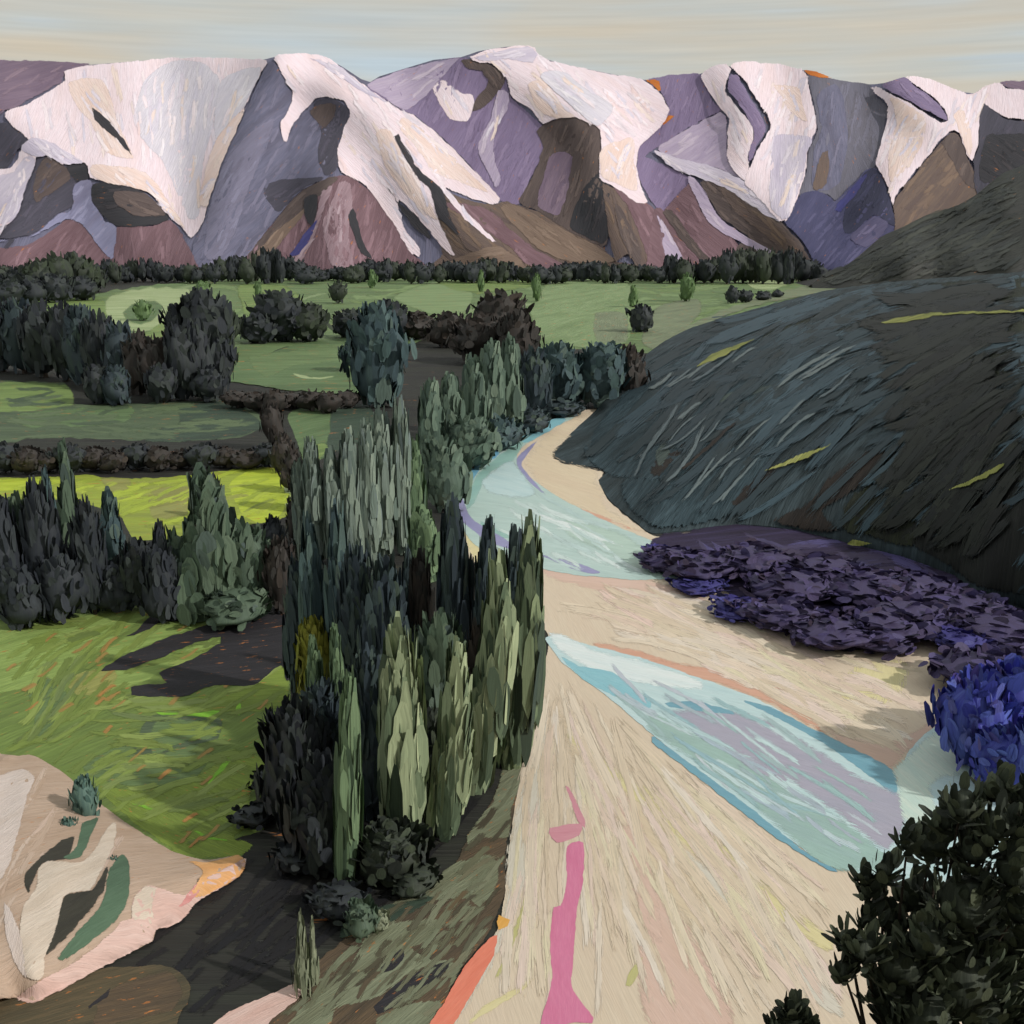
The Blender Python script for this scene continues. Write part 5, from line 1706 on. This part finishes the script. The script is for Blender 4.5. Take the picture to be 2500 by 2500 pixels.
# --- dark clumps in the middle distance
for lab, x, yb, yt, w, pal in [
    ('tallest dark tree of the clump left of centre', 1080, 1860, 1530, 330, 'black'), ('dark tree leaning against the tallest of the left clump', 960, 1850, 1600, 220, 'black'),
    ('broad dark dome shaped tree in the middle clump', 1480, 1790, 1535, 330, 'black'), ('dark green tree on the right flank of the middle clump', 1620, 1790, 1600, 240, 'blackgreen'),
    ('dark tree on the left flank of the middle clump', 1350, 1800, 1640, 230, 'black'), ('small round dark tree right of the middle clump', 1830, 1770, 1625, 190, 'black'),
    ('olive dark tree inside the tallest clump', 1180, 1830, 1590, 160, 'blackgreen')]:
    T('A', lab, 'round', pal, x, yb, yt, w, 160)
for lab, x, yb, yt, w, pal in [
    ('dark tree behind the teal bush left of centre', 330, 1790, 1580, 240, 'black'), ('low dark tree joining the centre clumps', 480, 1780, 1640, 260, 'brown'), ('brown dark tree in the big centre clump, left', 640, 1820, 1640, 240, 'brown'),
    ('tall brown black tree at the top of the big centre clump', 900, 1760, 1535, 330, 'brown'), ('brown black tree low in the big centre clump', 800, 1900, 1660, 320, 'brown'),
    ('brown black tree at the right end of the big centre clump', 1000, 1920, 1640, 260, 'brown')]:
    T('B', lab, 'round', pal, x, yb, yt, w, 160)
# long dark hedge at the left
for i, (x, yb, yt, w, pal) in enumerate([(20, 230, -130, 260, 'black'), (130, 240, -125, 240, 'navy'), (240, 260, -120, 240, 'black'), (350, 280, -110, 230, 'black'), (450, 300, -90, 220, 'navy'), (550, 310, -60, 220, 'black'),
                                         (650, 330, -10, 220, 'navy'), (740, 350, 40, 200, 'brown'), (850, 370, 50, 230, 'brown'), (960, 380, 0, 220, 'black'), (1060, 360, -20, 200, 'black'), (1150, 340, 40, 180, 'black'),
                                         (520, 400, 200, 190, 'black'), (620, 405, 210, 170, 'navy'), (860, 395, 200, 190, 'black'), (1100, 390, 210, 200, 'black')]):
    T('D', ORD[i] + ' tree from the left in the long dark hedge of the left middle distance' if i < 12 else ORD[i - 12] + ' low tree from the left in front of the long dark left hedge', 'round', pal, x, yb, yt, w, 130, 'long dark hedge at left')
# low brown hedges
for i in range(13):
    x = 30 + i * 115
    T('D', ORD[i] + ' low brown shrub from the left in the dark strip behind the brightest field', 'round', 'brown' if i % 3 else 'black', x, 760 - i * 3 + (i % 2) * 10, 610 + (i % 3) * 18, 190, 70, 'low dark strip of shrubs behind bright field', 'hedge_shrub', 'shrub')
for i in range(7):
    x = 1250 + i * 95
    T('D', ORD[i] + ' low brown shrub from the left in the hedge behind the grey poplars', 'round', 'brown', x, 420 + (i % 3) * 14, 330 + (i % 2) * 10, 160, 60, 'low dark strip of shrubs behind poplars', 'hedge_shrub', 'shrub')
for i, (x, yb, yt, w) in enumerate([(1440, 640, 400, 130), (1480, 760, 560, 130), (1540, 860, 640, 140), (1600, 960, 700, 150), (1560, 1120, 880, 140), (1650, 1080, 800, 140)]):
    T('D', ORD[i] + ' brown bush counted from the far end, between bright field and grey poplars', 'round', 'brown', x, yb, yt, w, 90, 'brown bushes left of the poplars', 'bush', 'shrub')
# --- dark conifers in front of the bright field
for lab, kd, x, yb, yt, w, pal, n in [
    ('dark navy tree at the far left edge before the bright field', 'round', 40, 1520, 900, 240, 'night', 220), ('dark tree with pale crescent of leaves at left edge', 'poplar', 140, 1480, 930, 190, 'sage', 220),
    ('dark navy tree behind the tall thin conifer', 'round', 250, 1500, 860, 240, 'night', 200), ('tall thin conifer rising over the bright field', 'cone', 395, 1370, 650, 170, 'sage', 260),
    ('dark slim conifer left of the tallest one', 'poplar', 300, 1400, 790, 90, 'teal', 180), ('navy tree between the two teal conifers', 'round', 500, 1500, 950, 200, 'night', 200),
    ('teal conifer with a glossy left edge', 'cone', 610, 1370, 880, 210, 'teal', 240), ('dark tree right of the glossy teal conifer', 'round', 740, 1480, 1130, 220, 'black', 200),
    ('small pointed dark tree touching the bright field', 'poplar', 860, 1360, 1040, 110, 'night', 150), ('large sage green tree with pointed top, left of centre', 'cone', 1110, 1500, 790, 400, 'sage', 420),
    ('sage green tree filling the left of the large pointed one', 'round', 960, 1490, 1075, 230, 'sage', 240), ('sage green tree filling the right of the large pointed one', 'round', 1300, 1480, 1050, 300, 'sage', 260),
    ('small navy tree at the lower right of the bright field', 'round', 1440, 1200, 1000, 130, 'night', 130), ('dark navy tree low in the conifer row', 'round', 860, 1540, 1150, 240, 'night', 200),
    ('dark navy tree at the foot of the tall thin conifer', 'round', 330, 1530, 1180, 300, 'night', 200), ('dark tree low at the left edge above the meadow', 'round', 120, 1570, 1250, 280, 'night', 200),
    ('dark tree low between teal conifer and meadow', 'round', 620, 1480, 1230, 280, 'night', 200), ('grey green bush low below the large sage tree', 'round', 1240, 1540, 1370, 420, 'sage', 200),
    ('tiny black tree top poking into the bright field', 'round', 1130, 1000, 780, 90, 'black', 70), ('dark tree right of the sage trees', 'round', 1480, 1500, 1120, 200, 'brown', 180)]:
    T('D', lab, kd, pal, x, yb, yt, w, n)
# --- teal trees around the river bend
for lab, kd, x, yb, yt, w, pal, n in [
    ('big teal bush on the mid green field', 'round', 270, 410, -90, 330, 'teal', 300), ('small teal bush at the left of the big teal bush', 'round', 150, 230, 60, 160, 'teal', 120),
    ('wide teal tree above the river head', 'round', 1200, 430, 95, 300, 'teal', 260), ('teal tree between river head and hill', 'round', 1420, 420, 100, 330, 'teal', 260), ('teal tree left of the river head', 'round', 1080, 470, 130, 200, 'navy', 200),
    ('dark teal tree at the foot of the hill crest', 'round', 1580, 400, 105, 200, 'brown', 160),
    ('tall grey teal poplar left of the river head', 'poplar', 960, 570, 90, 170, 'greygreen', 300), ('grey teal poplar second from the river head', 'poplar', 860, 600, 110, 180, 'greygreen', 300),
    ('grey teal poplar third from the river head', 'poplar', 770, 640, 190, 180, 'greygreen', 300), ('grey teal poplar with a pale green tip', 'poplar', 640, 700, 280, 170, 'greygreen', 300),
    ('grey teal poplar beside the pale tipped one', 'poplar', 550, 740, 310, 160, 'greygreen', 300), ('dark grey bush on the river bank below the teal poplars', 'round', 620, 960, 600, 260, 'greygreen', 260),
    ('dark grey bush above the blue bend of the river', 'round', 760, 740, 480, 280, 'greygreen', 260), ('dark bush along the upper bank of the river', 'round', 900, 640, 470, 240, 'teal', 220), ('dark blue bush right at the river head', 'round', 1060, 550, 420, 240, 'navy', 200),
    ('low dark bush over the river head', 'round', 1230, 460, 380, 280, 'navy', 160)]:
    T('E', lab, kd, pal, x, yb, yt, w, n)
# --- pale grey green poplars
for lab, x, yb, yt, w, pal in [
    ('pale grey poplar at the left end of the pale group', -60, 1230, 640, 150, 'grey'), ('pale grey poplar second in the pale group', 40, 1240, 690, 140, 'grey'), ('pale grey poplar third in the pale group', 130, 1240, 590, 150, 'grey'),
    ('pale grey poplar fourth in the pale group', 220, 1230, 560, 150, 'grey'), ('pale grey poplar fifth in the pale group', 300, 1200, 500, 150, 'grey'), ('pale grey poplar with light green tip in the pale group', 395, 1190, 420, 130, 'grey'),
    ('dark slim trunk like poplar at the right of the pale group', 395, 1150, 780, 70, 'brown'), ('light green poplar right of the pale group', 470, 1180, 660, 110, 'pale'), ('light green low bush between pale group and river', 510, 1330, 990, 190, 'pale'),
    ('pale grey poplar behind the pale group', -130, 1220, 740, 120, 'grey')]:
    T('E', lab, 'poplar', pal, x, yb, yt, w, 320)
# --- dark poplar wood beside the gravel
for lab, kd, x, yb, yt, w, pal, bend in [
    ('navy poplar at the left of the riverside wood', 'poplar', 600, 1330, 1010, 60, 'teal', 0), ('teal poplar second in the riverside wood', 'poplar', 650, 1340, 990, 60, 'teal', 0), ('navy tree behind the wood left', 'round', 690, 1380, 1060, 100, 'navy', 0),
    ('navy tree in the riverside wood below the pale poplars', 'round', 740, 1400, 1080, 110, 'navy', 0), ('dark poplar in the middle of the riverside wood', 'poplar', 800, 1370, 1075, 70, 'brown', 0),
    ('small pointed navy poplar against the pale bush', 'poplar', 775, 1300, 1060, 34, 'navy', 0), ('pointed navy poplar with top against the river bend', 'poplar', 860, 1390, 990, 78, 'navy', 0),
    ('navy poplar with forked top before the river bend', 'poplar', 925, 1400, 1020, 70, 'navy', 0), ('navy poplar next to the tall glossy one', 'poplar', 970, 1400, 1040, 70, 'navy', 0), ('dark green tree deep in the wood', 'round', 830, 1480, 1180, 130, 'sage', 0),
    ('navy tree in the lower left of the wood', 'round', 620, 1480, 1300, 120, 'navy', 0), ('dark tree in the lower middle of the wood', 'round', 710, 1540, 1250, 120, 'navy', 0), ('dark poplar behind the yellow green tree', 'poplar', 570, 1320, 1080, 60, 'navy', 0),
    ('dark tree low between the two light poplars', 'round', 820, 1500, 1330, 90, 'blackgreen', 0), ('dark tree at the lower left of the wood by the meadow', 'round', 560, 1560, 1340, 130, 'black', 0),
    ('dark tree at the bottom of the wood', 'round', 610, 1650, 1440, 130, 'black', 0), ('small yellow green tree at the wood edge by the meadow', 'round', 597, 1345, 1180, 80, 'yellow', 0),
    ('tall glossy dark poplar nearest the gravel', 'poplar', 1000, 1445, 1045, 66, 'glossy', -0.8), ('light green curved poplar second from the gravel', 'poplar', 940, 1490, 1108, 74, 'light', -1.0),
    ('short light green poplar with a notch, third from the gravel', 'poplar', 868, 1575, 1262, 74, 'light', -0.8), ('broad light green poplar, fourth from the gravel', 'poplar', 768, 1600, 1238, 100, 'light', -0.3),
    ('thin pale green poplar curving at the left of the wood', 'poplar', 672, 1680, 1330, 52, 'pale', -0.6), ('thin pale green poplar near the yellow green tree', 'poplar', 600, 1410, 1230, 36, 'pale', 0.3),
    ('thin pale green poplar right of the yellow green tree', 'poplar', 645, 1470, 1225, 38, 'pale', 0.5), ('short pale green sapling low in the wood', 'poplar', 705, 1520, 1370, 34, 'pale', 0.4), ('dark poplar between the light ones', 'poplar', 900, 1480, 1200, 60, 'brown', 0),
    ('dark tree at the bottom right of the wood', 'round', 740, 1660, 1560, 150, 'blackgreen', 0)]:
    T('W', lab, kd, pal, x, yb, yt, w, 380, bend=bend)
# --- dark scrub along the wood's foot
for i, (lab, x, yb, yt, w, pal) in enumerate([
    ('low black bush at the meadow edge below the wood', 520, 1490, 1450, 100, 'black'), ('low black bush on the point reaching into the meadow', 480, 1555, 1525, 90, 'black'),
    ('low black bush beside the tip of the sandy bluff', 560, 1640, 1590, 110, 'black'), ('low dark bush at the foot of the thin pale poplar', 640, 1720, 1675, 120, 'black'),
    ('low dark bush above the sage patches of the terrace', 780, 1680, 1640, 100, 'blackgreen')]):
    T('W', lab, 'round', pal, x, yb, yt, w, 110, None, 'scrub_bush', 'shrub')
# --- shrubs of the terrace and the bluff
for lab, tile, kd, x, yb, yt, w, pal in [
    ('pale sage spiky plant above the pink sand bar', 'G', 'cone', 1590, 1780, 1385, 110, 'khaki'), ('second pale sage spiky plant right of the first', 'G', 'cone', 1650, 1720, 1400, 60, 'khaki'),
    ('teal shrub at the top of the sandy bluff', 'G', 'round', 455, 880, 655, 150, 'tealbush'), ('small teal shrub lower on the sandy bluff', 'G', 'round', 370, 990, 860, 110, 'tealbush'), ('dark green bush hanging in the bluff gully', 'G', 'round', 600, 1190, 1060, 90, 'tealbush'),
    ('small sage bush on the brown terrace', 'I', 'round', 280, 1440, 1350, 120, 'khaki'), ('dark green bush at the terrace top', 'I', 'round', 180, 1470, 1300, 200, 'sage')]:
    T(tile, lab, kd, pal, x, yb, yt, w, 140, name='shrub' if kd == 'round' else 'spiky_plant', cat='shrub')
# --- plum and blue shrubs under the hill
for lab, x, yb, yt, w, pal in [
    ('plum shrub at the left tip of the bank by the river', 1262, 1070, 1003, 90, 'plum'), ('indigo dab of shrub overhanging the pale river', 1245, 1050, 1008, 50, 'indigo'), ('plum shrub above the first indigo tuft', 1330, 1090, 1000, 110, 'plum'), ('indigo shrub at the water edge, lower left of the bank', 1325, 1115, 1075, 80, 'indigo'),
    ('vivid indigo shrub jutting onto the sand', 1395, 1160, 1105, 90, 'indigo'), ('plum shrub on top of the bank below the hill', 1420, 1080, 985, 130, 'plum'), ('plum shrub in the middle of the bank', 1490, 1130, 1030, 130, 'plum'), ('plum shrub under the brown gully', 1540, 1100, 1005, 130, 'plum'),
    ('plum shrub behind the middle of the sand', 1470, 1180, 1090, 120, 'plum'), ('plum shrub at the lowest point of the bank', 1570, 1215, 1120, 130, 'plum'), ('plum shrub right of the lowest point', 1650, 1210, 1110, 140, 'plum'), ('plum shrub high on the bank centre', 1640, 1130, 1035, 140, 'plum'),
    ('plum shrub along the hill foot, right of centre', 1720, 1130, 1045, 130, 'plum'), ('plum shrub above the pale sand corner', 1730, 1190, 1090, 140, 'plum'), ('plum shrub high at the right of the bank', 1810, 1170, 1075, 140, 'plum'), ('indigo shrub at the right edge of the sand', 1810, 1230, 1150, 90, 'indigo'),
    ('plum shrub at the right edge of the frame under the hill', 1900, 1210, 1115, 150, 'plum'), ('dark plum shrub above the blue shrubs', 1870, 1300, 1170, 160, 'plum'), ('plum shrub at the far right above the blue shrubs', 1940, 1320, 1180, 150, 'plum'),
    ('vivid blue shrub at the right, left of the pair', 1835, 1440, 1265, 130, 'blue'), ('vivid blue shrub at the right, upper of the pair', 1900, 1400, 1245, 150, 'blue'), ('blue shrub drooping over the water at the right edge', 1900, 1490, 1370, 150, 'blue'), ('blue shrub at the right frame edge', 1950, 1510, 1330, 120, 'blue')]:
    T('W', lab, 'round', pal, x, yb, yt + (0.55 if pal != 'blue' else 0.1) * (yb - yt), w * (1.4 if pal != 'blue' else 1.15), 200, name='bank_shrub', cat='shrub', z=0.3)

# --- near shrubs on the hillside below the viewpoint, built leaf by leaf
LEAFM = []
for mi, pal in enumerate((['bushdark'][0], 'blackgreen', 'bushdark')):
    for k in range(2):
        rnd = random.Random(40 + mi * 3 + k)
        V, F, U = [], [], []
        d = Vector((0, 0, 1))
        b = 0
        for sgm, ww in ((0, .45), (.25, .9), (.55, 1.0), (.82, .8), (1, .35)):
            for q, lift in ((-1, 0), (0, .13), (1, 0)):
                V.append(Vector((q * .24 * ww, -lift * ww + .18 * sgm * sgm * (1 if k else -0.5), sgm)))
                U.append((q * .5 + k * 3, sgm * 2.2))
        for j in range(4):
            for i in range(2):
                a = j * 3 + i
                F.append((a, a + 1, a + 4, a + 3))
        me = bpy.data.meshes.new('leaf')
        me.from_pydata([tuple(v) for v in V], [], F)
        ul = me.uv_layers.new(name='stroke')
        for lp in me.loops:
            ul.data[lp.index].uv = U[lp.vertex_index]
        c = PAL[pal]
        me.materials.append(leafmat('near_leaf_%s_%d_%d' % (pal, k, mi), [c[k], c[1], c[2], c[3]], rough=0.45, spec=0.45, k=1.9))
        me.polygons.foreach_set('use_smooth', [True] * len(F))
        LEAFM.append(me)


def near_shrub(label, lobes, nleaf, Y, seed, base_uv):
    rnd = random.Random(seed)
    bx = at_y(base_uv[0], base_uv[1], Y)
    root = bpy.data.objects.new('near_shrub', None)
    COL.objects.link(root)
    base = Vector((bx.x, Y, slope_z(Y) - 0.1))
    root.location = base
    tag(root, label, 'shrub')
    V, F, U, FM = [], [], [], []
    SV, SF, SU = [], [], []
    cen = []
    tot = sum(l[2] ** 2 for l in lobes)
    for (x, y, r) in lobes:
        (uu, vv_), = S('W', [(x, y)])
        yy = Y + rnd.uniform(-.9, .9) * min(1.0, r / 60)
        c = at_y(uu, vv_, yy)
        rad_ = r * 1.294 * (c - CAM).dot(FWD) / FPX
        cen.append((c - base, rad_, r))
        # lumpy core
        b = len(V)
        for j in range(7):
            th = math.pi * j / 6
            for i in range(10):
                a = 2 * math.pi * i / 10
                nv = Vector((math.sin(th) * math.cos(a), math.sin(th) * math.sin(a), math.cos(th)))
                rr = rad_ * .52 * (1 + .5 * noise.noise(nv * 1.7 + c))
                V.append(c - base + nv * rr)
                U.append((j * 2.0, i * 1.0))
        for j in range(6):
            for i in range(10):
                F.append((b + j * 10 + i, b + j * 10 + (i + 1) % 10, b + (j + 1) * 10 + (i + 1) % 10, b + (j + 1) * 10 + i))
        # limb
        b = len(SV)
        p0 = Vector((0, 0, 0.4 + rnd.random() * .5))
        p1 = c - base
        pm = (p0 + p1) * .5 + Vector((rnd.uniform(-.2, .2), 1.1, .1))
        for q, rr in ((p0, .09), (pm, .05), (p1, .02)):
            for i in range(6):
                a = i * math.pi / 3
                SV.append(q + Vector((rr * math.cos(a), rr * math.sin(a), 0)))
                SU.append((q.z * 3, i))
        for j in range(2):
            for i in range(6):
                SF.append((b + j * 6 + i, b + j * 6 + (i + 1) % 6, b + (j + 1) * 6 + (i + 1) % 6, b + (j + 1) * 6 + i))
    nc = len(F)
    fol = None
    pieces = []
    for (c, rd, r) in cen:
        k = int(nleaf * r * r / tot) + 3
        for _ in range(k * 7):
            nv = Vector((rnd.gauss(0, 1), rnd.gauss(0, 1), rnd.gauss(0.15, 1))).normalized()
            if nv.y > 0.55:
                continue
            p = c + nv * rd * rnd.uniform(.55, .9)
            d = (nv * .55 + Vector((rnd.uniform(-.35, .35), rnd.uniform(-.3, .1), rnd.uniform(.5, 1.1)))).normalized()
            Ln = rnd.uniform(.26, .50)
            pieces.append((p, d, nv, Ln, (nv.y < 0.2) * 1.0 + rnd.random() * .8 + (abs(nv.x) > .6) * .3))
    pieces.sort(key=lambda t_: -t_[4])
    for (p, d, nv, Ln, _) in pieces[nleaf:]:
        blade(V, F, U, p - d * Ln * .4, d, nv, Ln, Ln * .5, rnd.uniform(-.2, .2), rnd)
    fol = mesh_obj('foliage', V, F, None, root, U, mats=[core_mat('bushdark'), leafmat('leaf_bushdark', PAL['bushdark'])], fmat=[0 if i < nc else 1 for i in range(len(F))], smooth=True)
    fol['stroke_width'] = 0.06
    fol['kind'] = 'stuff'
    st = mesh_obj('stem', SV, SF, m_bark, root, SU, smooth=True)
    st['stroke_width'] = 0.05
    for (p, d, nv, Ln, _) in pieces[:nleaf]:
        o = bpy.data.objects.new('leaf', LEAFM[rnd.choice([0, 0, 1, 1, 2, 3, 4, 5])])
        COL.objects.link(o)
        o.parent = root
        zax = d
        yax = -(nv - zax * nv.dot(zax))
        if yax.length < .05:
            yax = Vector((0, 1, 0)) - zax * zax.y
        yax.normalize()
        xax = yax.cross(zax)
        m = Matrix((xax, yax, zax)).transposed().to_4x4()
        o.matrix_local = Matrix.Translation(p - d * Ln * .4) @ m @ Matrix.Diagonal((Ln * 1.1, Ln, Ln, 1))
    return root


near_shrub('large dark green shrub with thick leaf dabs in the bottom right corner',
           [(1880, 1820, 60), (1900, 1900, 60), (1815, 1515, 48), (1880, 1490, 46), (1935, 1500, 40), (1760, 1590, 58), (1840, 1600, 62), (1712, 1590, 30), (1670, 1640, 34), (1640, 1680, 30), (1632, 1655, 24), (1725, 1690, 62), (1820, 1700, 90), (1690, 1740, 40), (1600, 1770, 34), (1630, 1790, 44),
            (1590, 1830, 34), (1700, 1820, 80), (1810, 1840, 110), (1910, 1640, 60), (1930, 1780, 90), (1660, 1870, 50), (1750, 1930, 90), (1870, 1960, 100), (1920, 1880, 70), (1690, 1940, 40), (1750, 1770, 60), (1870, 1740, 90), (1880, 1560, 55), (1800, 1770, 90), (1700, 1880, 70), (1930, 1710, 60), (1640, 1740, 34), (1930, 1570, 50), (1785, 1545, 40), (1850, 1900, 90)], 300, 20, 5, (2300, 2500))
near_shrub('small dark shrub tip at the bottom edge right of the pink streak', [(1492, 1905, 24), (1478, 1940, 34), (1515, 1945, 30)], 26, 20, 8, (1925, 2500))

# --- dark undergrowth with the wood's shadow painted in, on the slope below
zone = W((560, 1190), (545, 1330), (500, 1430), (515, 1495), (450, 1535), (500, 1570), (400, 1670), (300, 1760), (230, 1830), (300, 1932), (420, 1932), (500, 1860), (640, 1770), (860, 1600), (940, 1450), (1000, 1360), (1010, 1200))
swaths('earth_shade_swath', ground, lambda u, v, off: at_z(u, v, -0.02 + off), zone, 260, lambda u, v: R(42), [(38, 38, 40), (44, 42, 44), (36, 37, 42), (50, 48, 44)], 0.008, (60, 170), (12, 28), 31, step=.0003, k=0.62)
